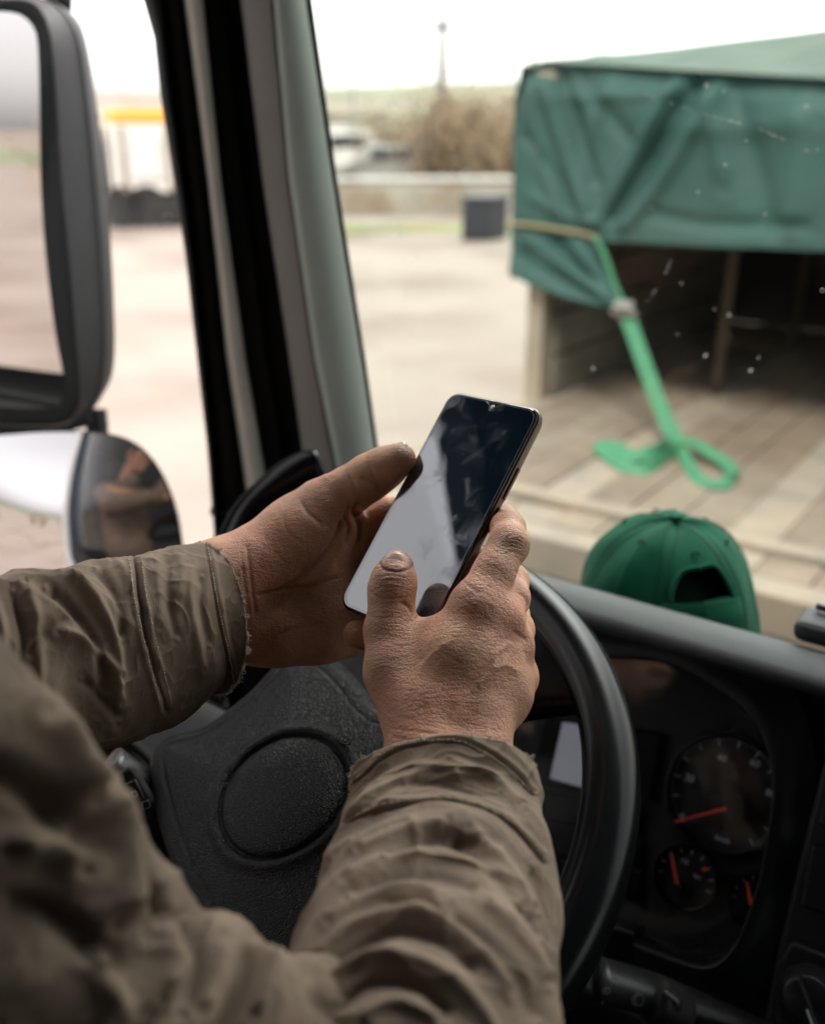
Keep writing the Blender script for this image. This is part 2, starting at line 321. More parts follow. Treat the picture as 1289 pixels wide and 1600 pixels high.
def strokes(V, Nn, S, face=.05, taper=1.5):
    """raise ridges / sink creases along lines traced over the visible side; S = [(points, width px, height mm)]"""
    q = proj(V); px = q[:, :2]; v = (C0-V); v /= np.linalg.norm(v, axis=1)[:, None]; fr = np.clip(((v*Nn).sum(1)-face)/.2, 0, 1); h = np.zeros(len(V))
    for pts, w, mm in S:
        p = np.array(pts, float); lo = p.min(0)-4*w; hi = p.max(0)+4*w; m_ = ((px > lo) & (px < hi)).all(1)
        if not m_.any(): continue
        cp = catmull(pts, 5) if len(pts) > 2 else p
        d, _ = seg_dist(px[m_], cp); h[m_] += mm*.001*np.exp(-(d/w)**2)*fade(px[m_], pts, w*taper)
    return h*fr
def noise3(V, sc, seed=0, n=14):
    r = np.random.default_rng(seed); o = np.zeros(len(V))
    for _ in range(n):
        k = r.normal(0, 1, 3); k /= np.linalg.norm(k); f = sc*r.uniform(.6, 1.5); o += np.sin((V @ k)*f+r.uniform(0, 6.28)+1.5*np.sin((V @ np.roll(k, 1))*f*.7+r.uniform(0, 6)))
    return o/n**.5

# ================================================================== THE SETTING
n_ = 61; gx = np.concatenate([-np.geomspace(3000, 6, 30), [0], np.geomspace(6, 3000, 30)])
GV = [(x, y, 0) for x in gx for y in gx]; tag(mesh('ground', GV, grid_faces(61, 61), M['sand']), 'dry sandy yard of packed pale earth', None, None, 'structure')
hv = []; na = 180
for j, (r, hh) in enumerate([(520, -1), (650, 8), (820, 20), (1000, 30), (1300, 36), (1600, -5)]):
    for i in range(na):
        a = 2*math.pi*i/na; w = .55+.25*math.sin(2*a+1.9)+.2*math.sin(5*a+.6)+.1*math.sin(11*a)
        hv.append((r*math.sin(a), r*math.cos(a), hh*(.45+.75*w) if hh > 0 else hh))
tag(mesh('hills', hv, grid_faces(6, na, False, True), M['hill']), 'low brown and green hills along the horizon', None, None, 'structure')
def ribbon_ground(name, a0, b0, a1, b1, w, z, m, label):   # flat strip on the ground between two points of the plan
    A = np.array([a0, b0, z]); B = np.array([a1, b1, z]); d = (B-A)/np.linalg.norm(B-A); s = np.cross(ZZ, d); V = []
    for i in range(40):
        c = A+(B-A)*i/39
        for j in (-1, -.5, 0, .5, 1): V.append(c+s*w*j*(1+.15*math.sin(i*1.7+j))+ZZ*(.12*(1-abs(j))*(.6+.4*math.sin(i*2.1+j*3))))
    return tag(mesh(name, V, grid_faces(40, 5), m), label, None, None, 'structure')
def gpt(x, y):    # where a bearing meets the ground
    v = ray(x, y); return C0 + v*(-H/v[2])
g1 = gpt(520, 363); g2 = gpt(830, 358); ribbon_ground('grass_verge', g1[0]-3, g1[1]+1, g2[0]+20, g2[1]-1, 1.0, .02, M['grass'], 'green grass verge along the far edge of the yard')

def shrub(cx_, cy_, h, r, m, label, group, stems=14, leaves=1500, name='bare_shrub', trunk=.02):
    t = empty(name, (cx_, cy_, 0), label, 'tree' if h > 2.4 else 'shrub', group); items = []; lv = []
    for s in range(stems):
        a = rnd.uniform(0, 6.28); q = rnd.uniform(.2, 1)*r; tip = np.array([cx_+q*math.cos(a), cy_+q*math.sin(a), h*rnd.uniform(.65, 1)])
        mid = np.array([cx_+.3*q*math.cos(a), cy_+.3*q*math.sin(a), h*.4]); items.append(tube('', [np.array([cx_, cy_, -.05]), mid, tip], [trunk*h, trunk*.3*h], None, seg=5, n=3, raw=True))
        for _ in range(leaves//stems):
            f = rnd.uniform(.3, 1.05); c = np.array([cx_, cy_, 0])+(tip-np.array([cx_, cy_, 0]))*f+NR.normal(0, .16*r, 3)
            if c[2] < .05: c[2] = .1
            u = NR.normal(0, 1, 3); u /= np.linalg.norm(u); w = np.cross(u, NR.normal(0, 1, 3)); w /= np.linalg.norm(w); z = rnd.uniform(.03, .075)*r**.5
            lv.append((c-u*z, c+w*z*.5, c+u*z, c-w*z*.5))
    join_raw('trunk', items, M['bark'], t)
    mesh('crown', np.array(lv).reshape(-1, 3), [(4*i, 4*i+1, 4*i+2, 4*i+3) for i in range(len(lv))], m, t, False); return t
def at_px(x, dist):   # a plan position in the direction of a picture column
    v = ray(x, 190); v[2] = 0; v /= np.linalg.norm(v); return v[0]*dist, v[1]*dist
for i, (x, d_, h, r, mk, lb) in enumerate([
    (600, 44, 2.6, 2.2, 'grass', 'low greenish bush beside the white van, beyond the yard wall'), (636, 38, 3.2, 2.3, 'twig', 'bare brown bush left of the wooden power pole'),
    (668, 36, 3.9, 2.2, 'twig', 'tall bare brown tree just left of the power pole'), (712, 37, 4.0, 2.2, 'twig', 'tall bare brown tree just right of the power pole'),
    (770, 40, 4.4, 2.6, 'twig', 'taller bare brown tree at the back, above the container'), (690, 41, 4.3, 2.8, 'twig', 'wide bare brown tree directly behind the power pole'), (640, 46, 3.3, 3.0, 'grass', 'greenish bush at the back between the car and the pole'), (750, 36, 3.7, 2.3, 'twig', 'bare brown tree behind the dark blue container'), (790, 34, 3.6, 2.2, 'twig', 'bare brown tree at the left edge of the tarpaulin'),
    (830, 34, 3.6, 2.3, 'twig', 'bare brown tree half behind the green tarpaulin'), (232, 45, 3.7, 2.6, 'twig', 'bare tree rising behind the orange topped trailer')]):
    a, b = at_px(x, d_); shrub(a, b, h*.78, r, M[mk], lb, 'bare trees beyond the yard')
for i, (a, b, h, r) in enumerate([(-16, -30, 3.6, 2.6), (-21, -31, 3.0, 2.4), (-11, -33, 4.1, 2.8), (-27, -28, 3.2, 2.4), (-6, -34, 3.4, 2.6), (-33, -30, 3.5, 3)]):
    shrub(a, b, h, r, M['twig'], 'bare bush far behind us, seen only in the door mirror', 'bushes seen in the door mirror')
# power pole
x, y = at_px(690, 42); t = empty('power_pole', (x, y, 0), 'tall wooden power pole with a crossarm among the bare trees', 'power pole')
join_raw('pole', [tube('', [np.array([x, y, -.3]), np.array([x, y, 6.2])], [.21, .15], None, seg=10, raw=True)], M['pole'], t)
join_raw('crossarm', [tube('', [np.array([x-.75, y, 5.7]), np.array([x+.75, y, 5.7])], .11, None, seg=6, raw=True)], M['pole'], t)
for s in (-.65, 0, .65): join_raw('insulator', [tube('', [np.array([x+s, y, 5.75]), np.array([x+s, y, 5.98])], [.06, .03], None, seg=8, raw=True)], M['pale'], t)
x, y = at_px(552, 60); t = empty('lamp_post', (x, y, 0), 'thin pale lamp post near the windscreen pillar', 'lamp post')
join_raw('pole', [tube('', [np.array([x, y, -.3]), np.array([x, y, 4.6])], [.08, .05], None, seg=8, raw=True)], M['pole'], t)
join_raw('lamp_head', [tube('', [np.array([x, y, 4.6]), np.array([x+.6, y, 4.75])], [.05, .09], None, seg=8, raw=True)], M['pale'], t)
# yard wall
A_ = gpt(500, 352); B_ = gpt(840, 350); A_ = A_+(A_-B_)*.3; B_ = B_+(B_-A_)*.25; A_[1] += 3; B_[1] += 3
t = empty('yard_wall', A_, 'low pale concrete wall with posts along the far edge of the yard', 'wall'); d_ = B_-A_; L_ = np.linalg.norm(d_); d_ /= L_; s_ = np.cross(ZZ, d_)
for i in range(9):
    c = A_+d_*L_*(i+.5)/9; box('panel', c+ZZ*.42, d_, s_, ZZ, L_/18-.06, .06, .40+.03*math.sin(i*3), M['wall'], t)
    box('post', A_+d_*L_*i/9+ZZ*.48, d_, s_, ZZ, .07, .09, .48, M['wall'], t)
box('capping', A_+d_*L_/2+ZZ*.92, d_, s_, ZZ, L_/2, .12, .05, M['pale'], t)
# dark blue container
c = gpt(757, 374); t = empty('waste_container', c, 'dark blue box container standing by the pale yard wall', 'container')
box('bin_body', c+ZZ*.42, CR, FB, ZZ, .30, .36, .38, M['navy'], t, .03); box('lid', c+ZZ*.85, CR, FB, ZZ, .33, .39, .04, M['navy'], t, .02)
for s in (-.26, .26): box('foot', c+CR*s+ZZ*.03, CR, FB, ZZ, .05, .3, .035, M['tyre'], t)
# vehicles and huts behind the wall
def vehicle(px, dist, L, Hh, m, label, name, group=None, flip=1, gl=True, az=0.):
    x, y = at_px(px, dist); v = np.array([math.cos(az), math.sin(az), 0])*flip; s = np.cross(ZZ, v); c = np.array([x, y, 0]); t = empty(name, c, label, 'van' if 'van' in label else 'car', group)
    prof = [(-.5, .16), (-.5, .62), (-.46, .96), (-.38, 1.), (.18, 1.), (.33, .62), (.48, .52), (.5, .16)] if 'van' in label else [(-.5, .25), (-.5, .6), (-.42, .66), (-.28, 1.), (.1, 1.), (.25, .66), (.46, .58), (.5, .25)]
    rows = [[c+v*L*a+s*w*(1 if z < .7 else .88)+ZZ*z*Hh for a, z in prof] for w in (-.85, .85)]
    mod_bevel(loft('body', rows, m, t, True, True, smooth=False), .06)
    for a in (-.32, .32):
        for w in (-.8, .8): join_raw('wheel', [tube('', [c+v*L*a+s*(w-.12)+ZZ*.33, c+v*L*a+s*(w+.12)+ZZ*.33], .33, None, seg=14, raw=True)], M['tyre'], t, False)
    for w in (-.87, .87): box('side_window', c+v*L*(-.02)+s*w*.93+ZZ*Hh*.8, v, s, ZZ, L*.16, .03, Hh*.11, M['navy'], t)
    return t
vehicle(548, 44, 4.4, 2.0, M['pale'], 'white van parked behind the yard wall next to the pillar', 'parked_van')
vehicle(606, 38, 4.2, 1.6, M['steel'], 'silver grey car parked behind the yard wall right of the white van', 'parked_car', flip=-1)
x, y = at_px(530, 60); t = empty('white_hut', (x, y, 0), 'small white hut far behind the parked van', 'hut'); c = np.array([x, y, 0])
box('hut_wall', c+ZZ*1.3, CR, np.array([0, 1., 0]), ZZ, 2.6, 2, 1.3, M['pale'], t); box('roof', c+ZZ*2.7, CR, np.array([0, 1., 0]), ZZ, 2.9, 2.3, .12, M['wall'], t)
box('door', c+ZZ*1.0-np.array([-.9, 2.02, 0]), CR, np.array([0, 1., 0]), ZZ, .45, .03, 1.0, M['navy'], t); box('window', c+ZZ*1.5-np.array([1., 2.02, 0]), CR, np.array([0, 1., 0]), ZZ, .5, .03, .4, M['navy'], t)

# far lorry with trailer, left
c = gpt(180, 357); v = gpt(330, 352)-c; v[2] = 0; v /= np.linalg.norm(v); s = np.cross(ZZ, v); s = s if s[1] > 0 else -s; sc = np.linalg.norm(c-C0)/F
u_ = lambda px: px*sc*1.02
t = empty('parked_lorry', c, 'white lorry with an orange topped tipper body parked across the yard', 'lorry')
box('cargo_body', c+v*u_(120)+s*1.2+ZZ*u_(92), v, s, ZZ, u_(115), 1.2, u_(46), M['pale'], t, .05)
box('orange_cover', c+v*u_(130)+s*1.2+ZZ*u_(148), v, s, ZZ, u_(118), 1.22, u_(9), M['orange'], t, .06)
for i in range(4): box('side_rib', c+v*u_(20+i*62)+s*(-.04)+ZZ*u_(92), v, s, ZZ, .05, .05, u_(44), M['wall'], t)
box('side_panel', c+v*u_(52)-s*.03+ZZ*u_(95), v, s, ZZ, u_(20), .03, u_(28), M['ext'], t)
box('chassis', c+v*u_(110)+s*1.2+ZZ*u_(40), v, s, ZZ, u_(120), .9, u_(6), M['tyre'], t)
for a in (16, 48, 104, 150, 200):
    for w in (.12, 2.28): join_raw('wheel', [tube('', [c+v*u_(a)+s*(w-.14)+ZZ*.48, c+v*u_(a)+s*(w+.14)+ZZ*.48], .48, None, seg=18, raw=True)], M['tyre'], t, False)
box('cab', c-v*u_(22)+s*1.2+ZZ*u_(96), v, s, ZZ, u_(19), 1.15, u_(60), M['pale'], t, .12); box('cab_window', c-v*u_(24)+s*.03+ZZ*u_(118), v, s, ZZ, u_(12), .04, u_(20), M['navy'], t)
box('mudguard', c+v*u_(32)+s*.1+ZZ*u_(44), v, s, ZZ, u_(28), .12, u_(3), M['tyre'], t)
# vehicles seen in the door mirror
t_ = vehicle(0, 1, 4.4, 1.5, M['navy'], 'dark blue car parked behind, small in the door mirror', 'parked_car'); t_.location = (0, 0, 0)
mv = K(-17, -26, 0); 
for o_ in t_.children: o_.location = (0, 0, 0)
t_.location = (mv[0], mv[1], 0)

# ================================================================== LORRY AHEAD WITH THE GREEN TARPAULIN
v_ = ray(820, 620); P0 = C0+v_*((1.3-H)/v_[2]); NB = -FB
def on_rear(x, y, off=0.): return onp(x, y, P0-FB*off, NB)
TR = empty('cargo_lorry', P0*np.array([1, 1, 0]), 'flatbed lorry ahead with plank floor and dark cargo space under a green tarpaulin', 'lorry')
Lr = 1.22; Wd = 2.45; pw = Wd/17
vp = []
for i in range(17):
    w = pw/2-.002; dz = rnd.uniform(-.004, .004); c = P0+FA*(pw*(i+.5))+FB*(1.1-Lr/2)+ZZ*(-.02+dz)
    o = box('floor_plank', c, FA, FB, ZZ, w, (2.2+Lr)/2-.05+rnd.uniform(-.02, .02), .02, M['plank'] if i % 4 else M['plankb'], TR); mod_bevel(o, .002, 1)
E0 = P0-FB*Lr
box('rear_edge_beam', E0+FA*Wd/2-FB*.03+ZZ*(-.045), FA, FB, ZZ, Wd/2+.02, .05, .055, M['plankb'], TR, .008)
box('rear_crossmember', E0+FA*Wd/2-FB*.02+ZZ*(-.22), FA, FB, ZZ, Wd/2, .04, .12, M['wall'], TR, .01)
for i in range(8): box('bracket', E0+FA*(.15+i*.31)-FB*.065+ZZ*(-.2), FA, FB, ZZ, .02, .01, .1, M['steel'], TR, .003)
for a in (.95, 1.25, 2.2): box('tail_light', E0+FA*a-FB*.075+ZZ*(-.19), FA, FB, ZZ, .05, .015, .028, M['tail'], TR, .005)
box('tie_rail', E0+FA*Wd/2+FB*.2+ZZ*.012, FA, FB, ZZ, Wd/2, .03, .012, M['plankb'], TR, .004)
for a in (.05, Wd-.05): cyl = box('corner_post', P0+FA*a+ZZ*.6, FA, FB, ZZ, .035, .04, .62, M['plankb'], TR, .006)
for k in range(4): box('side_board', P0+FA*.09+FB*1.15+ZZ*(.09+k*.17), FA, FB, ZZ, .015, 1.1, .078, M['board'], TR, .004)
for k in range(4): box('side_board', P0+FA*(Wd-.05)+FB*1.15+ZZ*(.09+k*.17), FA, FB, ZZ, .015, 1.1, .078, M['board'], TR, .004)
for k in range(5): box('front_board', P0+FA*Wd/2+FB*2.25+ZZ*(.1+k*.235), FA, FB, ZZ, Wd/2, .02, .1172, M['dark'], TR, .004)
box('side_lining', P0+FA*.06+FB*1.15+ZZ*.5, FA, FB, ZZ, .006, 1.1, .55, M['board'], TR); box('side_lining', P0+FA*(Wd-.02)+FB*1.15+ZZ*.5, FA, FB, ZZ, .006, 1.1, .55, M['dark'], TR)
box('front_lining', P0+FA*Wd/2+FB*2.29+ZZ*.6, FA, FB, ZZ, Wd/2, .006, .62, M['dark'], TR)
for a, b in ((.62, .5), (.62, 1.6), (1.5, 1.9)): join_raw('bow_pole', [tube('', [P0+FA*a+FB*b, P0+FA*(a+.02)+FB*b+ZZ*1.15], .022, None, seg=8, raw=True)], M['bark'], TR)
for k in range(2):
    for w in (.2, Wd-.2): join_raw('wheel', [tube('', [P0+FA*(w-.15)+FB*(.6+k*1.3)-ZZ*.8, P0+FA*(w+.15)+FB*(.6+k*1.3)-ZZ*.8], .5, None, seg=24, raw=True)], M['tyre'], TR, False)
box('chassis', P0+FA*Wd/2+FB*.6-ZZ*.5, FA, FB, ZZ, .45, 1.7, .12, M['tyre'], TR)
box('cab', P0+FA*Wd/2+FB*3.6+ZZ*(.0), FA, FB, ZZ, 1.15, .9, 1.15, M['ext'], TR, .1)
# ---- tarpaulin (a thing of its own, thrown over the frame)
TT = empty('green_tarpaulin', on_rear(803, 157), 'worn green tarpaulin pulled over the lorry ahead, its corner tied down', 'tarpaulin')
topc = np.array([(803, 165), (807, 132), (819, 108), (842, 97), (900, 99), (1000, 106), (1100, 112), (1289, 122), (1600, 128), (2300, 130)])
botc = np.array([(800, 352), (802, 352), (806, 353), (830, 356), (932, 377), (1000, 380), (1100, 386), (1289, 393), (1600, 402), (2300, 425)])
nu, nv = 230, 90; tt = np.linspace(0, 9, nu)
TX = np.stack([np.interp(tt, range(10), topc[:, 0]), np.interp(tt, range(10), topc[:, 1])], 1); BX = np.stack([np.interp(tt, range(10), botc[:, 0]), np.interp(tt, range(10), botc[:, 1])], 1)
FS = [([(846, 112), (870, 190), (900, 280), (930, 365)], 11, 26), ([(868, 105), (905, 200), (932, 300)], 10, -26), ([(826, 110), (842, 220), (880, 340)], 11, 20),
      ([(1095, 112), (1060, 170), (1000, 270), (945, 360)], 11, -34), ([(1065, 112), (1020, 190), (965, 300), (936, 365)], 12, 30), ([(1125, 116), (1090, 190), (1020, 300), (960, 370)], 13, 26),
      ([(812, 200), (870, 280), (920, 368)], 9, -14), ([(1130, 118), (1160, 200), (1190, 300), (1200, 385)], 24, -20), ([(1105, 116), (1122, 200), (1130, 300)], 18, 20), ([(1240, 130), (1250, 240), (1230, 385)], 26, 18),
      ([(890, 100), (960, 190), (1000, 240)], 14, -14), ([(960, 104), (920, 220), (925, 340)], 12, 14), ([(820, 300), (870, 330), (930, 350)], 8, 12), ([(1000, 330), (1100, 350), (1280, 355)], 13, -12),
      ([(1000, 190), (1120, 200), (1280, 190)], 20, 10), ([(850, 150), (950, 150), (1080, 140)], 12, 9)]
V = []
for i in range(nu):
    for j in range(nv):
        s = j/(nv-1); p = TX[i]*(1-s)+BX[i]*s; V.append(on_rear(p[0], p[1], .05))
V = np.array(V); hgt = strokes(V, np.tile(-FB, (len(V), 1)), FS, -1, 2) ; hgt += .006*noise3(V, 9, 3)
sg = np.tile(np.linspace(0, 1, nv), nu); V = V+np.outer(hgt*1.35, -FB)+np.outer(.05*np.exp(-(sg*9)**2), FB)
o = mesh('rear_curtain', V, grid_faces(nu, nv), M['tarp'], TT); sd = o.modifiers.new('s', 'SOLIDIFY'); sd.thickness = .004
# flap tied down at the left
ft = np.array([(800, 354), (830, 358), (880, 367), (915, 372), (934, 378)]); fb_ = np.array([(794, 428), (831, 447), (882, 464), (944, 480), (976, 484)])
V = []; n1, n2 = 70, 40; tt = np.linspace(0, 4, n1)
for t_i in tt:
    a = np.array([np.interp(t_i, range(5), ft[:, 0]), np.interp(t_i, range(5), ft[:, 1])]); b = np.array([np.interp(t_i, range(5), fb_[:, 0]), np.interp(t_i, range(5), fb_[:, 1])])
    for j in range(n2): s = j/(n2-1); p = a*(1-s)+b*s; V.append(on_rear(p[0], p[1], .055+.05*s))
V = np.array(V); hg = strokes(V, np.tile(-FB, (len(V), 1)), [([(820, 370), (880, 410), (960, 470)], 8, 22), ([(860, 372), (905, 410), (965, 470)], 7, -24), ([(900, 378), (925, 420), (965, 475)], 7, 24), ([(805, 395), (860, 430), (940, 470)], 8, -16), ([(925, 380), (945, 430), (970, 478)], 6, -14)], -1, 1)+.004*noise3(V, 22, 5)
o = mesh('tied_flap', V+np.outer(hg*1.4, -FB), grid_faces(n1, n2), M['tarp'], TT); sd = o.modifiers.new('s', 'SOLIDIFY'); sd.thickness = .004
# top: slopes up from the rear edge to the first bow, then runs forward
V = []; nc = 60
sil = np.array([(819, 107), (850, 93), (940, 86), (1060, 73), (1180, 58), (1289, 45), (1600, 38), (2300, 90)]); xs = np.linspace(0, 7, nc)
edg = np.array([(819, 108), (850, 97), (940, 101), (1060, 109), (1180, 116), (1289, 122), (1600, 128), (2300, 130)])
for k in range(nc):
    e = np.array([np.interp(xs[k], range(8), edg[:, i]) for i in (0, 1)]); s_ = np.array([np.interp(xs[k], range(8), sil[:, i]) for i in (0, 1)])
    A = on_rear(e[0], e[1], .045); B = onp(s_[0], s_[1], P0+FB*.75, NB); 
    for j in range(14): q = j/13; V.append(A*(1-q)+B*q+ZZ*(.02*math.sin(q*3.1)*math.sin(xs[k]*4)))
    V.append(B+FB*1.6-ZZ*.02); V.append(B+FB*1.75-ZZ*1.2)
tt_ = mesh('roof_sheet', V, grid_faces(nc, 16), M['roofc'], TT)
# left side sheet
Ls = [onp(803, 157, P0-FB*.04, NB), onp(800, 354, P0-FB*.04, NB)]
V = []
for k in range(8):
    for p in (on_rear(815, 101, .04), Ls[0], Ls[1], Ls[1]-ZZ*.2): V.append(p+FB*(k*.33)+FA*(.01*math.sin(k*2.)))
mesh('side_sheet', V, grid_faces(8, 4), M['tarp'], TT)
V = [p+FA*2.5 for p in V]; mesh('side_sheet', V, grid_faces(8, 4), M['tarp'], TT)
join_raw('edge_rope', [tube('', [on_rear(x, y, .07) for x, y in ((794, 350), (830, 352), (880, 360), (915, 366), (934, 374))], .009, None, seg=6, raw=True)], M['rope'], TT)
join_raw('edge_band', [
                       tube('', [on_rear(x, y, .085) for x, y in ((930, 372), (945, 400), (962, 450), (980, 484))], .011, None, seg=6, raw=True)], M['strap'], TT)
# ---- ratchet strap
def band(name, pts, w, m, parent, th=.003, wdir=FA):
    path = catmull(pts, 8); t, _, _ = frames(path); V = []
    for p, tg, wd in zip(path, t, wdir if isinstance(wdir, list) else [wdir]*len(path)):
        s = wd-(wd @ tg)*tg; s /= np.linalg.norm(s); n = np.cross(tg, s)
        V += [p-s*w-n*th, p+s*w-n*th, p+s*w+n*th, p-s*w+n*th]
    k = len(path); return mesh(name, V, grid_faces(k, 4, False, True)+[(0, 1, 2, 3), (4*k-4, 4*k-1, 4*k-2, 4*k-3)], m, parent, False)
def onfl(x, y, z=0.): v = ray(x, y); return C0+v*((1.3+z-H)/v[2])
hp = on_rear(978, 488, .12); ST = empty('ratchet_strap', hp, 'bright green lashing strap hanging from the tarpaulin corner onto the plank floor', 'strap')
tch = onfl(1062, 702, .01)
band('strap_webbing', [hp, hp*.65+tch*.35-ZZ*.015, hp*.3+tch*.7-ZZ*.02, tch], .026, M['strap'], ST)
band('strap_tail', [onfl(1062, 700, .03), onfl(1078, 730, .012), onfl(1095, 752, .008), onfl(1125, 757, .012), onfl(1146, 745, .02), onfl(1135, 725, .03), onfl(1105, 705, .045), onfl(1078, 690, .05), onfl(1040, 690, .04)], .02, M['strap'], ST, wdir=ZZ*.35+FB)
band('strap_loop', [onfl(1058, 704, .02), onfl(1030, 722, .02), onfl(1005, 735, .012), onfl(975, 728, .012), onfl(948, 708, .02), onfl(938, 698, .03), onfl(960, 698, .035), onfl(985, 712, .03), onfl(1020, 706, .035), onfl(1050, 690, .03)], .024, M['strap'], ST, wdir=ZZ*.55+FB)
box('ratchet_buckle', hp, FA, (FB-ZZ)*.7071, (FB+ZZ)*.7071, .036, .05, .018, M['steel'], ST, .006); join_raw('buckle_spindle', [tube('', [hp-FA*.048-FB*.02, hp+FA*.048-FB*.02], .011, None, seg=10, raw=True)], M['steel'], ST)

# ================================================================== THE CAB WE SIT IN
CB = empty('truck_cab', K(0, 0, -1.3), 'dark truck cab interior with rubber lined door window and pale green windscreen pillar', 'truck cab')
# left windscreen pillar and door frame: one run of profiles, bottom to top (traced edges, real depths)
ys = [1150, 840, 700, 560, 400, 280, 150, 60, 0, -160, -420]
def run(pts): p = np.array(sorted(pts)); return np.interp(ys, p[:, 1][np.argsort(p[:, 1])], p[:, 0][np.argsort(p[:, 1])])
def curve(pairs):   # (y, x) pairs, extended straight
    p = np.array(sorted(pairs)); f = np.polyfit(p[-2:, 0], p[-2:, 1], 1); g = np.polyfit(p[:2, 0], p[:2, 1], 1)
    return np.array([np.interp(y, p[:, 0], p[:, 1]) if p[0, 0] <= y <= p[-1, 0] else (np.polyval(f, y) if y > p[-1, 0] else np.polyval(g, y)) for y in ys])
e0 = curve([(-160, 150), (0, 224), (30, 233), (60, 241), (150, 251), (280, 272), (400, 290), (560, 308), (700, 324), (840, 335)])      # glass edge / seal
e1 = curve([(0, 252), (150, 268), (400, 301), (700, 331), (840, 341)])
e2 = curve([(0, 288), (280, 324), (560, 354), (760, 384)])                   # seal / beige strip
e3 = curve([(0, 318), (280, 346), (560, 384), (760, 418)])                   # beige / black
e4 = curve([(0, 352), (280, 382), (560, 420), (760, 448)])
e5 = curve([(0, 376), (280, 410), (560, 452), (760, 480)])                   # black / grey
e6 = curve([(0, 428), (280, 452), (560, 492), (700, 520)])                   # grey / green plastic
e7 = curve([(0, 479), (280, 521), (560, 566), (700, 586)])                   # plastic / black edge
e8 = curve([(0, 488), (280, 527), (560, 571), (700, 591)])
D_ = np.interp(ys, [-420, -160, 840], [.995, 1.02, 1.12])
def strip(name, edges, m, sub=0):
    rows = []
    for i, y in enumerate(ys):
        r = [P(ed[i], y, D_[i]+dz) for ed, dz in edges]; back = [P(edges[-1][0][i], y, D_[i]+edges[-1][1]+.06), P(edges[0][0][i], y, D_[i]+edges[0][1]+.06)]
        rows.append(r+back)
    return loft(name, rows, m, CB, True, True)
def mixe(a, b, f): return a*(1-f)+b*f
strip('window_seal', [(e0, .035), (mixe(e0, e1, .3), .008), (mixe(e0, e1, .8), .0), (e1, .012)], M['rubber'])
strip('window_channel', [(e1, .02), (mixe(e1, e2, .35), .012), (mixe(e1, e2, .6), .014), (e2, .03)], M['trimblk'])
strip('door_frame', [(e2, .02), (mixe(e2, e3, .3), -.004), (mixe(e2, e3, .7), -.004), (e3, .02)], M['beige'])
strip('door_seal', [(e3, .035), (mixe(e3, e4, .2), .022), (mixe(e3, e4, .75), .014), (e4, .022)], M['rubber'])
strip('pillar_gap', [(e4, .03), (mixe(e4, e5, .5), .035), (e5, .03)], M['trimblk'])
strip('pillar_side', [(e5, .012), (mixe(e5, e6, .15), -.004), (mixe(e5, e6, .85), -.010), (e6, -.012)], M['grey'])
strip('pillar_cover', [(e6, -.012), (mixe(e6, e7, .15), -.02), (mixe(e6, e7, .5), -.018), (mixe(e6, e7, .92), -.006), (e7, .012)], M['pillar'])
strip('windscreen_gasket', [(e7, .012), (mixe(e7, e8, .5), .006), (e8, .02)], M['rubber'])
# shell
WA = -.87; TOPW = .375
cbox('door_panel', WA-.06, WA+.02, -.25, .98, -1.25, -.64, M['darkp'], CB); cbox('window_header', WA-.05, WA+.03, -.25, .80, TOPW, .50, M['headl'], CB, .01)
cbox('rear_pillar', WA-.05, WA+.05, -.9, -.22, -1.25, .5, M['headl'], CB, .01); cbox('roof_lining', WA-.05, 1.5, -.95, .92, .50, .56, M['headl'], CB)
cbox('rear_wall', WA, 1.45, -.95, -.88, -1.25, .5, M['headl'], CB); cbox('cab_floor', WA, 1.45, -.9, 1.35, -1.32, -1.26, M['dark'], CB)
cbox('windscreen_header', WA-.02, 1.45, .70, .86, .355, .50, M['headl'], CB, .01)
cbox('right_door', 1.42, 1.50, -.25, 1.1, -1.25, -.45, M['darkp'], CB); cbox('right_header', 1.42, 1.50, -.25, 1.0, .2, .5, M['darkp'], CB); cbox('right_pillar_blocker', 1.40, 1.50, -.9, 0.42, -1.25, .5, M['darkp'], CB)  # unseen rear pillar, widened forward to shut out light from the right window
cbox('front_bulkhead', WA, 1.45, 1.24, 1.30, -1.25, -.72, M['dark'], CB)
loft('right_pillar', [[K(1.40, 1.24, -.5), K(1.50, 1.24, -.5), K(1.50, 1.16, -.5), K(1.40, 1.16, -.5)], [K(1.40, .86, .5), K(1.50, .86, .5), K(1.50, .76, .5), K(1.40, .76, .5)]], M['grey'], CB, smooth=False)
# outside skin of the door (the mirrors look at it)
cbox('door_skin', WA-.10, WA-.07, -.3, 1.1, -1.4, -.66, M['ext'], CB, .01); cbox('cab_side_skin', WA-.10, WA-.06, -.95, -.24, -1.4, .55, M['ext'], CB, .01)
# glass: windscreen follows the pillar edge
def pane(name, rows, m):
    return mesh(name, np.vstack(rows), grid_faces(len(rows), len(rows[0])), m, CB)
wr = []
for i, y in enumerate(ys):
    a = P(e8[i]-4, y, D_[i]+.035); r = []
    for k in range(24): q = k/23; r.append(a+FA*2.25*q+FB*(.10*math.sin(math.pi*q)**.8))
    wr.append(r)
pane('windscreen', wr, M['gwind'])
sw = []
for i, y in enumerate(ys):
    a = P(e0[i]+5, y, D_[i]+.045); q0 = (a-C0) @ FA; r = []
    for k in range(12): q = k/11; r.append(K(q0*(1-q)+(WA-.02)*q, ((a-C0) @ FB)-.95*q, a[2]-H))
    sw.append(r)
pane('side_window', sw, M['gside'])
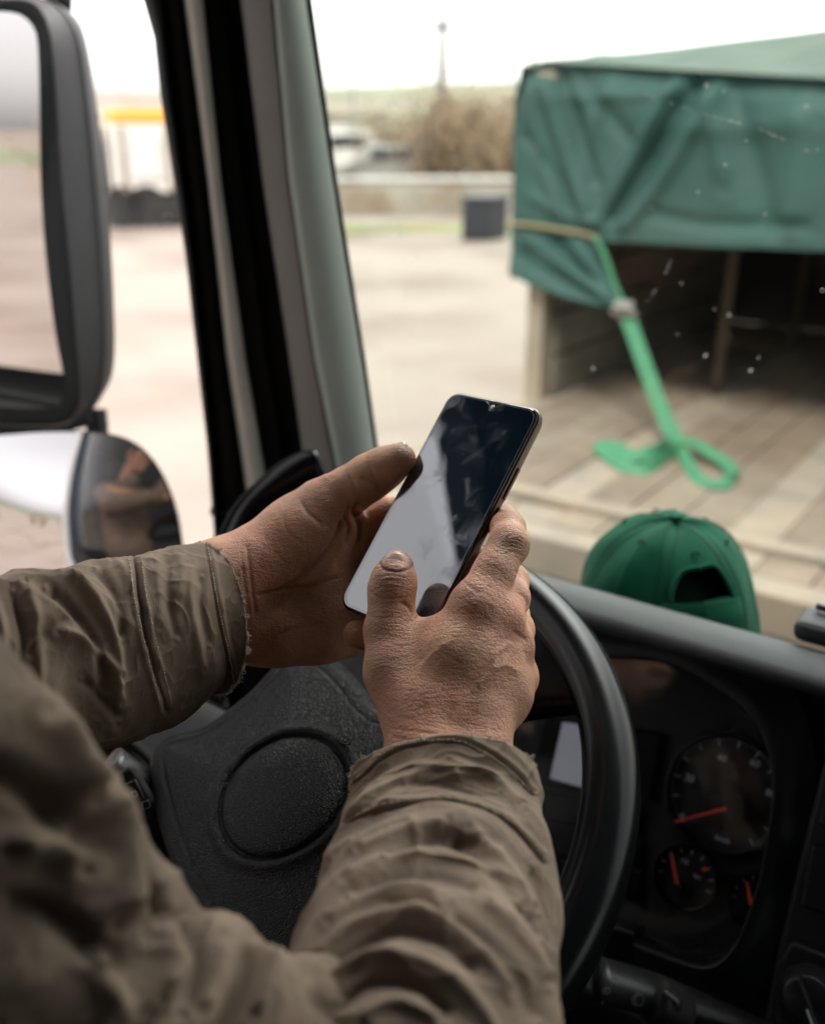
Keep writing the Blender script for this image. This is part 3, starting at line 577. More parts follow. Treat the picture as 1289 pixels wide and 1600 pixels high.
# dried specks on the windscreen
it = []
wn = -FB*.95+ZZ*.3; wp0 = wr[3][8]
for x, y, r in [(984, 203, 1), (1097, 127, 3.2), (1254, 160, 3.6), (1125, 136, 2), (1160, 214, 2), (1127, 252, 2.4), (919, 574, 3.4), (1133, 490, 3), (1096, 554, 3.4), (1167, 577, 3.4), (1084, 295, 2.2), (1280, 450, 2), (1058, 440, 1.6), (1190, 330, 1.5), (1272, 228, 1.6), (700, 120, 1.3), (1180, 557, 1.6), (745, 265, 1.2), (1226, 92, 1.4), (1010, 320, 1.3), (640, 420, 1.2), (1110, 480, 1.4), (1052, 520, 1.3), (880, 215, 1.3)]+[(rnd.uniform(640, 1289), rnd.uniform(20, 640), rnd.uniform(.4, .8)) for _ in range(14)]:
    c = onp(x, y, wp0, wn)-wn*.012; r *= .00055; 
    V = [c+r*(FA*math.cos(q)+ZZ*math.sin(q)*1.0)*rnd.uniform(.75, 1.2) for q in np.linspace(0, 6.28, 8, endpoint=False)]; V += [v+FB*.0006 for v in V]
    it.append((V, [tuple(range(8)), tuple(range(15, 7, -1))]))
for ln_, w_ in (([(1000, 140), (1080, 168), (1180, 195), (1262, 232)], .0009), ([(1003, 470), (1032, 425), (1052, 372)], .0011), ([(594, 150), (603, 250), (618, 360), (627, 470)], .0020), ([(640, 300), (646, 420), (650, 520)], .0013)):
    q_ = catmull(np.array(ln_, float), 8)
    for a_, b_ in zip(q_[:-1], q_[1:]):
        if rnd.random() < .35: continue
        A_ = onp(*a_, wp0, wn)-wn*.012; B_ = onp(*(a_+(b_-a_)*rnd.uniform(.5, .95)), wp0, wn)-wn*.012; s_ = np.cross(B_-A_, wn); s_ *= w_*rnd.uniform(.4, 1)/np.linalg.norm(s_); it.append(([A_, B_, B_+s_, A_+s_*.6], [(0, 1, 2, 3)]))
o = join_raw('dust_specks', it, M['dust'], CB, False); o['kind'] = 'stuff'

# ------------------------------------------------------------------ door mirrors
mp0 = P(50, 350, 1.25)
MM = empty('door_mirror', P(-60, 700, 1.33), 'large dark grey door mirror outside the side window reflecting the yard', 'mirror')
def ring(right, left_x, top, bot, d, n=60):
    p = catmull(np.array(right, float), 6); q = np.linspace(0, 1, n); s = np.r_[0, np.cumsum(np.hypot(*np.diff(p, axis=0).T))]; s /= s[-1]
    rt = np.stack([np.interp(q, s, p[:, 0]), np.interp(q, s, p[:, 1])], 1); k = 40; xl = left_x
    lf = [(rt[-1, 0]*(1-t)+xl*t, rt[-1, 1]+(bot-rt[-1, 1])*t) for t in np.linspace(0, 1, 12)[1:]]
    lf += [(xl-30*math.sin(math.pi*t), bot*(1-t)+top*t) for t in np.linspace(0, 1, 14)[1:-1]]
    lf += [(xl*(1-t)+rt[0, 0]*t, top*(1-t)+rt[0, 1]*t) for t in np.linspace(0, 1, 12)[:-1]]
    return [P(x, y, d) for x, y in list(map(tuple, rt))+lf]
g_ = [(-40, 17), (0, 18), (30, 22), (50, 38), (59, 66), (62, 150), (64, 280), (72, 400), (87, 520), (100, 590), (101, 615), (92, 632), (70, 638), (0, 636), (-40, 635)]
i_ = [(-40, 8), (0, 9), (34, 12), (58, 28), (70, 62), (74, 150), (80, 280), (92, 400), (106, 520), (114, 590), (114, 622), (100, 644), (72, 650), (0, 650), (-40, 649)]
f_ = [(-40, -2), (0, -2), (44, 0), (66, 18), (80, 60), (88, 150), (96, 280), (108, 400), (118, 520), (124, 590), (123, 632), (106, 656), (74, 664), (0, 663), (-40, 662)]
m_ = [(-40, -8), (0, -8), (60, -4), (96, 16), (122, 60), (136, 150), (149, 280), (158, 400), (163, 520), (160, 590), (152, 620), (125, 655), (80, 668), (0, 666), (-40, 665)]
b_ = [(-40, -6), (0, -6), (70, 0), (106, 14), (132, 50), (150, 150), (166, 280), (175, 400), (180, 520), (178, 575), (168, 605), (140, 645), (90, 662), (0, 662), (-40, 661)]
z_ = [(-40, 30), (0, 30), (50, 40), (80, 60), (100, 100), (118, 170), (128, 280), (135, 400), (138, 500), (136, 560), (125, 590), (100, 615), (70, 628), (0, 630), (-40, 630)]
dm = 1.25
R_ = [ring(g_, -290, 20, 640, dm+.02), ring(i_, -300, 10, 650, dm+.004), ring(f_, -310, 0, 660, dm), ring(m_, -312, -4, 664, dm+.05), ring(b_, -310, -2, 660, dm+.10), ring(z_, -290, 30, 630, dm+.15)]
k_ = len(R_[0])
loft('mirror_bezel', [R_[0], R_[1], R_[2], [p+CW*.004 for p in R_[2]]], M['matte'], MM, True, False)
MH_ = loft('mirror_housing', [[p+CW*.002 for p in R_[2]], R_[3], R_[4], R_[5]], M['mirror_h'], MM, True, False)
mesh('housing_back', np.array(R_[5]), [tuple(range(k_))], M['mirror_h'], MM)
tube('housing_seam', [p+(P(CX, 400, 1)-C0)*-.001 for p in R_[3][4:56]], .0016, M['rubber'], MH_, 6, 1, sm=False)
gm = np.array([-.245, -.967, .02]); gm /= np.linalg.norm(gm); gp = P(40, 330, dm+.021)
mesh('mirror_glass', np.array([onp(*proj(np.array([p]))[0][:2], gp, gm) for p in R_[0]]), [tuple(range(k_))], M['mglass'], MM, False)
join_raw('mirror_arm', [tube('', [P(98, -220, 1.36), P(96, -60, 1.36), P(92, 12, 1.36)], [.016, .018], None, seg=12, raw=True),
                        tube('', [P(150, 640, 1.37), P(152, 700, 1.37), P(140, 900, 1.37), P(60, 1080, 1.33)], .015, None, seg=12, raw=True),
                        tube('', [P(-200, 668, 1.32), P(20, 672, 1.32), P(90, 664, 1.33), P(140, 652, 1.35)], .012, None, seg=10, raw=True)], M['mirror_h'], MM)
# wide-angle mirror below
WMr = empty('wide_angle_mirror', P(20, 1050, 1.27), 'rounded wide angle mirror below the main door mirror, with bright convex glass', 'mirror')
wo = [(-60, 684), (0, 680), (80, 675), (160, 678), (210, 694), (246, 732), (270, 786), (282, 850), (284, 920), (262, 980), (200, 1022), (100, 1040), (0, 1042), (-90, 1030), (-140, 980), (-160, 860), (-130, 730)]
wp = catmull(np.array(wo+[wo[0]], float), 5)[:-1]; cw = np.array([62, 862.]); rows = []
RS = .40; c0_ = P(62, 862, 1.235); vv = (c0_-C0)/np.linalg.norm(c0_-C0); rr_ = -FB*.93-FA*.16-ZZ*.20; rr_ /= np.linalg.norm(rr_); nc_ = (rr_-vv)/np.linalg.norm(rr_-vv); oc_ = c0_-nc_*RS
def onsph(x, y, dr=0.):
    v = ray(x, y); v /= np.linalg.norm(v); q = C0-oc_; b = v @ q; D = b*b-(q @ q)+(RS+dr)**2; return C0+v*(-b-math.sqrt(max(D, 0)))
for q in (0.001, .15, .3, .45, .6, .75, .88, 1.): rows.append([onsph(*(cw+(p-cw)*q)) for p in wp])
mesh('convex_glass', np.vstack(rows), grid_faces(8, len(wp), False, True), M['mglass'], WMr)
loft('glass_rim', [[onsph(*(cw+(p-cw)*.995)) +CW*.001 for p in wp], [onsph(*(cw+(p-cw)*1.004)) -CW*.002 for p in wp], [onsph(*(cw+(p-cw)*1.012)) +CW*.004 for p in wp], [onsph(*(cw+(p-cw)*.98)) +CW*.03 for p in wp], [onsph(*(cw+(p-cw)*.7)) +CW*.06 for p in wp]], M['mirror_h'], WMr, True, True)

# ------------------------------------------------------------------ dashboard
DB = empty('dashboard', K(-.2, .9, -1.2), 'dark grey moulded dashboard with padded brow above the instruments', 'dashboard')
prof = [(1.25, -.72), (1.1, -.63), (.98, -.535), (.87, -.52), (.82, -.47), (.80, -.425), (.788, -.408), (.772, -.402), (.758, -.4035), (.744, -.408), (.738, -.4135), (.738, -.420), (.745, -.4255), (.775, -.431), (.80, -.436), (.81, -.46), (.81, -.52)]
rows = []
for a in np.linspace(-.80, 1.42, 45):
    lift = 0; rows.append([K(a, b, z+lift*(z > -.45)) for b, z in prof])
loft('brow_pad', rows, M['dash'], DB, False)
# instrument face plane
ip0 = P(1130, 1245, .87); inn = -FB*.86+ZZ*.51; inn /= np.linalg.norm(inn); iup = np.cross(FA, inn); iup = -iup if iup[2] < 0 else iup
def fp(x, y, l=0.): return onp(x, y, ip0, inn)+inn*l
def rect_face(name, a, b, c, d, l, th, m, parent): return plane_poly(name, [a, b, c, d], ip0, inn, th, m, parent, 0, l)
cfa = lambda p: (p-ip0) @ FA
box('fascia', ip0-inn*.055+FA*.62-iup*.17, FA, iup, inn, 1.2, .25, .035, M['dashb'], DB)
box('lower_panel', K(.1, .68, -.98), FA, FB, ZZ, 1.1, .06, .28, M['dashb'], DB, .01)
oc = [(1133, 1082), (1162, 1104), (1188, 1133), (1203, 1166), (1211, 1205), (1212, 1245), (1206, 1298), (1192, 1371), (1174, 1426), (1156, 1471), (1134, 1495), (1107, 1505), (1075, 1498), (1031, 1482), (1000, 1468), (975, 1445)]
lc = [(700, 1400), (690, 1250), (740, 1110), (860, 1040), (1000, 1030), (1080, 1050)]
ring_px = catmull(np.array(oc+lc+[oc[0]], float), 5)[:-1]
IC = empty('instrument_cluster', fp(1050, 1300), 'dim instrument cluster with red needles behind the steering wheel', 'instrument cluster')
loft('bezel', [[fp(x, y, .018) for x, y in ring_px], [fp(*(np.array([x, y])*1.0+(np.array([1000, 1280])-np.array([x, y]))*-.012), .021) for x, y in ring_px], [fp(*(np.array([x, y])+(np.array([x, y])-np.array([1000, 1280]))*.10), .012) for x, y in ring_px], [fp(*(np.array([x, y])+(np.array([x, y])-np.array([1000, 1280]))*.30), .004) for x, y in ring_px]], M['dashb'], IC, True, False)
loft('bezel_wall', [[fp(x, y, .018) for x, y in ring_px], [fp(*(np.array([x, y])+(np.array([1000, 1280])-np.array([x, y]))*.03), -.012) for x, y in ring_px]], M['knob'], IC, True, False)
plane_poly('dial_panel', [tuple(np.array([x, y])+(np.array([x, y])-np.array([1000, 1280]))*.02) for x, y in ring_px[::2]], ip0, inn, .004, M['dial'], IC, 0, -.014)
def dial(cx_, cy_, r, label=None):
    c = fp(cx_, cy_, -.010); q = np.linspace(0, 2*np.pi, 64, endpoint=False); up = iup
    o = loft('gauge_ring', [[c+r*s*(FA*math.cos(a)+up*math.sin(a))+inn*l for a in q] for s, l in ((1.0, -.004), (1.0, .004), (1.05, .004), (1.06, -.004))], M['knob'], IC, True, False)
    return c, o
sx = lambda px, d=.87: px*d/F
(c1, g1_), (c2, g2_), (c3, g3_) = dial(1128, 1240, sx(88)), dial(1065, 1372, sx(48)), dial(1178, 1412, sx(42))
def needle(x0, y0, x1, y1, w, IC):
    a = fp(x0, y0, -.004); b = fp(x1, y1, -.004); d = b-a; n = np.cross(inn, d); n /= np.linalg.norm(n)
    V = [a-n*w*1.2, a+n*w*1.2, b+n*w*.7, b-n*w*.7]; V += [v+inn*.0015 for v in V]; mesh('needle', V, [(0, 1, 2, 3), (7, 6, 5, 4), (0, 4, 5, 1), (2, 6, 7, 3), (1, 5, 6, 2), (0, 3, 7, 4)], M['red'], IC, False)
needle(1149, 1259, 1053, 1284, .0013, g1_); needle(1057, 1387, 1047, 1337, .0012, g2_); needle(1173, 1421, 1165, 1379, .0011, g3_)
for x, y, gg_ in ((1149, 1259, g1_), (1058, 1390, g2_), (1174, 1424, g3_)): join_raw('needle_hub', [tube('', [fp(x, y, -.01), fp(x, y, .0)], .0085 if x == 1149 else .005, None, seg=20, raw=True)], M['knob'], gg_, False)
it = []
def tickm(c, r0, r1, ang, w): 
    u = FA*math.cos(ang)+iup*math.sin(ang); n = FA*-math.sin(ang)+iup*math.cos(ang); V = [c+u*r0-n*w, c+u*r1-n*w, c+u*r1+n*w, c+u*r0+n*w]; V = [v-inn*.0015 for v in V]; it.append((V, [(0, 1, 2, 3)]))
for i in range(61): a = math.radians(225-4.5*i); tickm(c1, sx(82) if i % 5 else sx(74), sx(86), a, .00018 if i % 5 else .0004)
for i in range(9): tickm(c2, sx(36), sx(44), math.radians(190-25*i), .0003); tickm(c3, sx(32), sx(38), math.radians(190-25*i), .0003)
join_raw('dial_marks', it, M['tick'], IC, False)
for s, x, y, z in (('20', 1077, 1216, .0085), ('40', 1127, 1185, .0085), ('60', 1179, 1193, .0085), ('80', 1203, 1240, .008), ('0', 1066, 1280, .008), ('km/h', 1129, 1312, .0065), ('1/2', 1069, 1346, .0055), ('bar', 1090, 1370, .005)):
    text_on('numeral', s, x, y, ip0-inn*.012, inn, FA, z, M['tick'], IC, .0006)
plane_poly('warning_lamp', [(1091, 1357), (1098, 1357), (1098, 1363), (1091, 1363)], ip0, inn, .001, M['red'], IC, 0, -.012)
DF_ = plane_poly('display_frame', [(848, 1120), (1030, 1145), (1012, 1250), (820, 1225)], ip0, inn, .006, M['trimblk'], IC, .002, -.006)
plane_poly('display', [(877, 1128), (960, 1140), (942, 1240), (857, 1216)], ip0, inn, .002, M['lcd'], DF_, 0, -.003)
for k in range(3): plane_poly('lamp_panel', [(838, 1236+k*52), (1000, 1262+k*50), (992, 1306+k*50), (830, 1280+k*52)], ip0, inn, .004, M['trimblk'], IC, .0015, -.008)
plane_poly('lens', [tuple(np.array([x, y])+(np.array([1000, 1280])-np.array([x, y]))*.01) for x, y in ring_px[::2]], ip0, inn, .0015, M['glens'], IC, 0, .010)
# centre console panel, switch and rotary knob
plane_poly('console_panel', [(1300, 1150), (1262, 1300), (1218, 1480), (1192, 1620), (1560, 1760), (1760, 1300)], ip0, inn, .03, M['dashb'], DB, .004, .012)
plane_poly('switch', [(1272, 1318), (1330, 1330), (1316, 1432), (1256, 1412)], ip0, inn, .012, M['knob'], DB, .003, .020)
plane_poly('switch', [(1300, 1190), (1350, 1200), (1336, 1300), (1282, 1290)], ip0, inn, .012, M['knob'], DB, .003, .017)
plane_poly('knob_plate', [(1240, 1465), (1330, 1500), (1310, 1630), (1216, 1600), (1222, 1500)], ip0, inn, .010, M['knob'], DB, .004, .018)
kc = fp(1272, 1550, .02); q = np.linspace(0, 2*np.pi, 36, endpoint=False); RK = empty('light_switch', kc, 'black rotary light knob at the lower right of the fascia', 'knob')
loft('knob_body', [[kc+sx(r)*(FA*math.cos(a)+iup*math.sin(a))+inn*l for a in q] for r, l in ((44, 0), (43, .006), (36, .009), (34, .016), (30, .018))], M['knob'], RK)
box('knob_grip', kc+inn*.022, (FA*.6-iup*.8), (FA*.8+iup*.6), inn, .018, .0035, .007, M['knob'], RK, .0015)
box('knob_pointer', kc+inn*.0295+(FA*.6-iup*.8)*.010, (FA*.6-iup*.8), (FA*.8+iup*.6), inn, .006, .0006, .0006, M['tick'], RK)
for s, x, y in (('o', 1237, 1551), ('8', 1240, 1556)): text_on('knob_mark', s, x, y, ip0+inn*.018, inn, FA, .006, M['icon'], DB, .0012)
# rounded hump at the far left end of the dashboard
hp_ = [(330, 930), (352, 858), (378, 806), (416, 766), (452, 738), (490, 722), (503, 742), (520, 790), (560, 850)]
SV = empty('dashboard_end_cap', P(430, 900, 1.0), 'curved glossy black hood at the left end of the dashboard, behind the wrist', 'dashboard trim')
loft('hood', [[P(x+dx*(.5+.5*math.sin(i/8*3.14)), y+dy, .97+dd) for i, (x, y) in enumerate(catmull(np.array(hp_, float), 5))] for dx, dy, dd in ((-6, 4, .05), (-10, -10, .03), (-7, -19, .012), (0, -19, 0), (8, -6, -.006), (16, 12, -.004), (34, 44, .012), (60, 90, .05))], M['rim'], SV, False)
loft('hood_insert', [[P(x+14+w*.5, y+16+w*.8, 1.0+.0006*w) for x, y in catmull(np.array(hp_, float), 5)] for w in (0, 20, 60, 130)], M['dashb'], SV, False)
tube('hood_edge', [P(x-7, y-14, .975) for x, y in hp_], .0035, M['rubber'], SV)
# small items near the right end of the dash
SB = empty('sensor_box', P(1275, 985, .80), 'small dark sensor box at the right edge on top of the dashboard', 'sensor')
box('sensor_body', P(1300, 985, .83), FA, FB, ZZ, .028, .02, .010, M['dash'], SB, .008)
join_raw('sensor_stem', [tube('', [P(1276, 947, .84), P(1330, 962, .82)], .0032, None, seg=8, raw=True), tube('', [P(1300, 985, .83), P(1306, 955, .83)], .003, None, seg=8, raw=True)], M['knob'], SB)

# ------------------------------------------------------------------ steering wheel
wc = C0+CV([-.093, -.196, .70]); wn_ = CV([-.293, .702, -.649]); wn_ /= np.linalg.norm(wn_)
wu = FB-(FB @ wn_)*wn_; wu /= np.linalg.norm(wu); wr_ = np.cross(wu, wn_); wr_ = wr_ if wr_ @ FA > 0 else -wr_
SW = empty('steering_wheel', wc-wn_*.06, 'black four spoke truck steering wheel with grained round centre pad', 'steering wheel')
q = np.linspace(0, 2*np.pi, 220, endpoint=False); RR = .231
V = []; sg = 28
for a in q:
    rad = wr_*math.cos(a)+wu*math.sin(a); c = wc+rad*RR
    for b in np.linspace(0, 2*np.pi, sg, endpoint=False):
        grip = 1+.035*math.cos(3*a+.4); rr = (.0198-.0016*math.cos(2*b))*grip; V.append(c+rad*rr*math.cos(b)+wn_*rr*.92*math.sin(b))
recalc(mesh('wheel_rim', V, grid_faces(220, sg, True, True), M['rim'], SW))
def wl(p): d = np.asarray(p)-wc; return np.array([d @ wr_, d @ wu, d @ wn_])
def wpx(x, y, h=0.): return wl(onp(x, y, wc+wn_*h, wn_))[:2]
poly = np.array([wpx(*p) for p in [(446, 1037), (470, 1031), (500, 1029), (522, 1036), (545, 1050), (572, 1078), (610, 1120), (700, 1150), (730, 1250), (700, 1380), (640, 1500), (560, 1600), (450, 1620), (350, 1520), (290, 1400), (252, 1290), (240, 1200), (270, 1160), (318, 1146), (345, 1132), (395, 1092), (425, 1060)]])
poly = catmull(np.vstack([poly, poly[:1]]), 4)[:-1]
res = .0012; lo = poly.min(0)-.012; hi = poly.max(0)+.012; f = Field((*lo, -.052), (*hi, .035), res)
X = f.lo[0]+np.arange(f.n[0])*res; Y = f.lo[1]+np.arange(f.n[1])*res; Zg = f.lo[2]+np.arange(f.n[2])*res
G = np.stack(np.meshgrid(X, Y, indexing='ij'), -1).reshape(-1, 2); d, _ = seg_dist(G, np.vstack([poly, poly[:1]]))
ins = np.zeros(len(G), bool)
for a, b in zip(poly, np.roll(poly, -1, 0)):
    c_ = (a[1] > G[:, 1]) != (b[1] > G[:, 1]); ins ^= c_ & (G[:, 0] < (b[0]-a[0])*(G[:, 1]-a[1])/(b[1]-a[1]+1e-15)+a[0])
d = np.where(ins, -d, d).reshape(len(X), len(Y)); GX, GY = np.meshgrid(X, Y, indexing='ij')
hc = wpx(462, 1268); rh = np.hypot(GX-hc[0], GY-hc[1]); RH = .0455
top = .012+.013*(1-np.exp(np.minimum(d, 0)/.03))
top = top-.0022*np.exp(-((rh-RH)/.0013)**2)+.0025*np.exp(-((rh-RH-.006)/.004)**2)+np.where(rh < RH, .0035*(1-(rh/RH)**6), 0)
top = top-.0012*np.exp(-((d+.016)/.0014)**2)
r_ = .010; dd = d[:, :, None]+r_; dz = np.abs(Zg[None, None]+(.045-top[:, :, None])/2*1.0)-(.045+top[:, :, None])/2+r_
f.D = (np.minimum(np.maximum(dd, dz), 0)+np.hypot(np.maximum(dd, 0), np.maximum(dz, 0))-r_).astype(np.float32)
V, Q = f.nets(); V = relax(V, Q, 1); V = wc+V[:, :1]*wr_+V[:, 1:2]*wu+V[:, 2:]*wn_
PAD_ = mesh('centre_pad', V, None, M['pad'], SW, quads=Q)
def spoke(px0, px1, w0, w1, h0=-.012, h1=-.004):
    a = wpx(*px0); b = wpx(*px1); n = np.array([-(b-a)[1], (b-a)[0]]); n /= np.linalg.norm(n); rows = []
    for t in np.linspace(0, 1, 9):
        w = w0+(w1-w0)*(.5-.5*math.cos(math.pi*min(1, t*1.0))) if w1 > w0 else w0+(w1-w0)*t; w *= 1-.30*math.sin(math.pi*t); c = a+(b-a)*t; h = h0+(h1-h0)*t
        rows.append([wc+wr_*(c+n*w*x)[0]+wu*(c+n*w*x)[1]+wn_*(h+z) for x, z in ((-1, -.008), (-.96, .002), (-.8, .008), (0, .011), (.8, .008), (.96, .002), (1, -.008), (0, -.016))])
    return loft('spoke', rows, M['rim'], SW, sub=1)
spoke((350, 1185), (120, 1025), .045, .052); spoke((620, 1120), (895, 1010), .045, .060); spoke((600, 1420), (880, 1560), .05, .05); spoke((330, 1420), (60, 1640), .05, .05)
loft('column_shroud', [[wc-wn_*h+r*(wr_*math.cos(a)+wu*math.sin(a)*1.1) for a in np.linspace(0, 2*np.pi, 24, endpoint=False)] for h, r in ((.055, .05), (.075, .075), (.16, .085), (.30, .09))], M['dashb'], SW)
# embossed belt sign on the pad
it = []
def wpt(x, y): h = .0255; return onp(x, y, wc+wn_*h, wn_)
for seg_ in ([(527, 1144), (549, 1156), (547, 1163), (536, 1163), (524, 1154), (527, 1144)], [(533, 1149), (530, 1155), (536, 1158), (538, 1152), (533, 1149)], [(540, 1153), (544, 1158), (538, 1160)]):
    it.append(tube('', [wpt(*p) for p in seg_], .0005, None, seg=6, raw=True, sm=False))
join_raw('embossed_sign', it, M['rubber'], PAD_)
# stalks
def stalk(name, pts, r, label, m=M['knob']):
    t = empty(name, pts[0], label, 'control stalk'); tube('stalk_arm', pts, r, m, t, 20, 8, flat=.7); return t
s2 = stalk('wiper_stalk', [P(1250, 1640, .80), P(1130, 1588, .80), P(1048, 1562, .80), P(1000, 1548, .80), P(935, 1530, .80)], [.012, .013, .019, .0215, .022], 'black wiper stalk with printed wiper symbols below the instrument cluster')
tube('stalk_collar', [P(1062, 1578, .79), P(1020, 1560, .785)], .0235, M['trimblk'], s2, 20, flat=.75)
box('stalk_button', P(1046, 1576, .772), (FA*.9-ZZ*.3), iup, inn, .009, .012, .006, M['knob'], s2, .004)
it = []
sp0 = P(1000, 1560, .7770)
def spx(L_): it.append(tube('', [onp(x, y, sp0, -CW) for x, y in L_], .00035, None, seg=5, raw=True, sm=False))
spx([(988, 1558), (1001, 1553), (1006, 1562), (1001, 1572), (987, 1568), (988, 1558)]); spx([(992, 1576), (992, 1556)]); spx([(994, 1554), (993, 1549)]); spx([(998, 1552), (998, 1548)]); spx([(1003, 1553), (1005, 1549)])
spx([(944, 1545), (952, 1544), (953, 1551), (946, 1553), (944, 1545)]); spx([(942, 1547), (940, 1548)]); spx([(942, 1551), (940, 1552)]); spx([(958, 1530), (964, 1526)]); spx([(956, 1527), (970, 1531)]); spx([(941, 1565), (941, 1572)])
join_raw('stalk_print', it, M['icon'], s2)
s1 = stalk('indicator_stalk', [P(420, 1330, .80), P(300, 1290, .76), P(235, 1240, .745), P(170, 1195, .735)], [.012, .014, .018, .021], 'black indicator stalk poking out left of the steering wheel pad')
box('stalk_switch', P(216, 1243, .715), (CR*.55-CU*.8), (CR*.8+CU*.55), -CW, .022, .009, .005, M['trimblk'], s1, .003)
it = []; sp0 = P(214, 1240, .7085)
for L_ in ([(196, 1226), (212, 1218), (226, 1248)], [(205, 1238), (212, 1236), (215, 1243), (207, 1246), (205, 1238)], [(222, 1254), (232, 1250), (236, 1260), (224, 1266), (222, 1254)]): spx(L_)
join_raw('stalk_print', it, M['icon'], s1)

# ------------------------------------------------------------------ green cap on the dashboard
cc = P(1037, 984, 1.03); cb = np.array([math.sin(.10), -math.cos(.10), 0]); cr = np.array([math.cos(.10), math.sin(.10), 0])
CA = empty('baseball_cap', cc, 'green cotton baseball cap lying on the dashboard, its open adjustable back facing us', 'cap')
V = []; nL, nT = 144, 60
def capp(lon, s, off=0.):
    # lon 0 = back, s 0 = rim .. 1 = button
    z = math.sin(s*math.pi/2)**.92; r = math.cos(s*math.pi/2)**.78; seam = .0018*math.exp(-(((lon/(math.pi/3)+.5) % 1-.5)*math.pi/3/.02)**2)*(s > .06)
    bump = .0026*math.sin(3*lon+4*s)+.0018*math.sin(7*lon-9*s+1)+.004*math.exp(-((lon+.75)/.16)**2-((s-.62)/.09)**2)*-1+.002*math.exp(-((s-.27)/.02)**2)*0
    ex = .089+bump*.8+seam+off; ey = .102+bump*.8+seam+off
    return cc+cr*math.sin(lon)*ex*r+cb*math.cos(lon)*ey*r+ZZ*((.122+.002*math.sin(5*lon))*z+off*.5)
ps = np.linspace(0, .995, nT); fl = []
for i in range(nL):
    lon = 2*math.pi*i/nL-math.pi
    for s in ps: V.append(capp(lon, s))
HS = .40
def hole(lon, s): return abs(lon-.02) < .40 and HS < s and s < HS+.21*math.sqrt(max(0, 1-(abs(lon-.02)/.40)**4))
for i in range(nL):
    lon = 2*math.pi*(i+.5)/nL-math.pi
    for j in range(nT-1):
        if hole(lon, (ps[j]+ps[j+1])/2): continue
        i2 = (i+1) % nL; fl.append((i*nT+j, i2*nT+j, i2*nT+j+1, i*nT+j+1))
CRN = o = mesh('crown', V, fl, M['capg'], CA); s = o.modifiers.new('s', 'SOLIDIFY'); s.thickness = .0016; s.offset = -1
hl = [(.02-.40*math.cos(t), HS+.21*math.sqrt(max(0, 1-math.cos(t)**4))) for t in np.linspace(0, math.pi, 30)]
tube('opening_binding', [capp(l, s, .0012) for l, s in hl], .0022, M['capg'], CRN, 8, 3, flat=.7)
V = []; 
for l in np.linspace(-.47, .50, 30):
    for s_, o_ in ((.16, .0018), (.16, .0032), (.28, .0042), (HS-.01, .0032), (HS-.01, .0016)): V.append(capp(l, s_, o_))
mesh('adjust_strap', V, grid_faces(30, 5), M['capg'], CA)
for s_ in (.18, .375): tube('strap_stitching', [capp(l, s_, .0046) for l in np.linspace(-.45, .48, 20)], .0005, M['capd'], CA, 5, 1)
it = []
for pnl in range(6):
    l0 = (pnl+.5)*math.pi/3-math.pi
    for dl in (-.045, .045):
        it.append(tube('', [capp(l0+dl/(max(.2, math.cos(s_*math.pi/2))), s_, .0012) for s_ in np.linspace(.05, .93, 16) if not hole(l0, s_)], .0004, None, seg=4, n=1, raw=True))
join_raw('seam_stitching', it, M['capd'], CRN)
for pnl in range(6):
    l0 = (pnl)*math.pi/3-math.pi; c = capp(l0, .70, .0006); join_raw('eyelet', [tube('', [c+.0032*(ZZ*math.cos(a)*.8+np.cross(ZZ, c-cc)/np.linalg.norm(np.cross(ZZ, c-cc))*math.sin(a)) for a in np.linspace(0, 6.28, 14)], .0009, None, seg=5, raw=True, sm=False)], M['capd'], CRN)
join_raw('button', [tube('', [cc+ZZ*.1215, cc+ZZ*.1275, cc+ZZ*.1285], [.008, .007, .003], None, seg=16, raw=True)], M['capg'], CRN)
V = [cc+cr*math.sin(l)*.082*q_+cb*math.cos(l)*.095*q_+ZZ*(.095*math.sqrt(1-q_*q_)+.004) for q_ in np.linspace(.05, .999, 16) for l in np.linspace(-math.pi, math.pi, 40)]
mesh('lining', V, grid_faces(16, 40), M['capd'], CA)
V = []
for k, q_ in enumerate(np.linspace(0, 1, 8)):
    for l in np.linspace(-.95, .95, 20): V.append(cc-cb*(.092*math.cos(l*.9)+.07*q_*math.cos(l*1.4))+cr*math.sin(l)*(.089+.0*q_)+ZZ*(.012-.012*q_-.02*l*l*.5))
o = mesh('brim', V, grid_faces(8, 20), M['capg'], CA); s = o.modifiers.new('s', 'SOLIDIFY'); s.thickness = .003

# ------------------------------------------------------------------ the phone
pc = C0+CV([.0173, .002, .629]); pr_ = CV([.73417, -.23457, -.63716]); pu = CV([.45532, .86623, .20573]); pn = CV([-.50367, .44115, -.74277])
PH = empty('smartphone', pc, 'dark smartphone with reflections across its screen, held in both hands', 'phone')
def rrect(w, h, r, n=8):
    o = []
    for cx_, cy_, a0 in ((w-r, h-r, 0), (-(w-r), h-r, 90), (-(w-r), -(h-r), 180), (w-r, -(h-r), 270)):
        for k in range(n+1): a = math.radians(a0+90*k/n); o.append((cx_+r*math.cos(a), cy_+r*math.sin(a)))
    return o
def pp(x, y, z): return pc+pr_*x+pu*y+pn*z
hw, hh = .038, .0815
loft('phone_case', [[pp(x, y, z) for x, y in rrect(hw-i, hh-i, .0095-i*.6)] for i, z in ((.0012, .0004), (.0002, 0), (0, -.0008), (.0002, -.0045), (.0016, -.0078), (.0035, -.0090))], M['phoneb'], PH)
pg = bpy.data.materials.new('phone_screen'); pg.use_nodes = True; t = pg.node_tree; b = t.nodes['Principled BSDF']; b.inputs['Base Color'].default_value = (.006, .018, .035, 1)
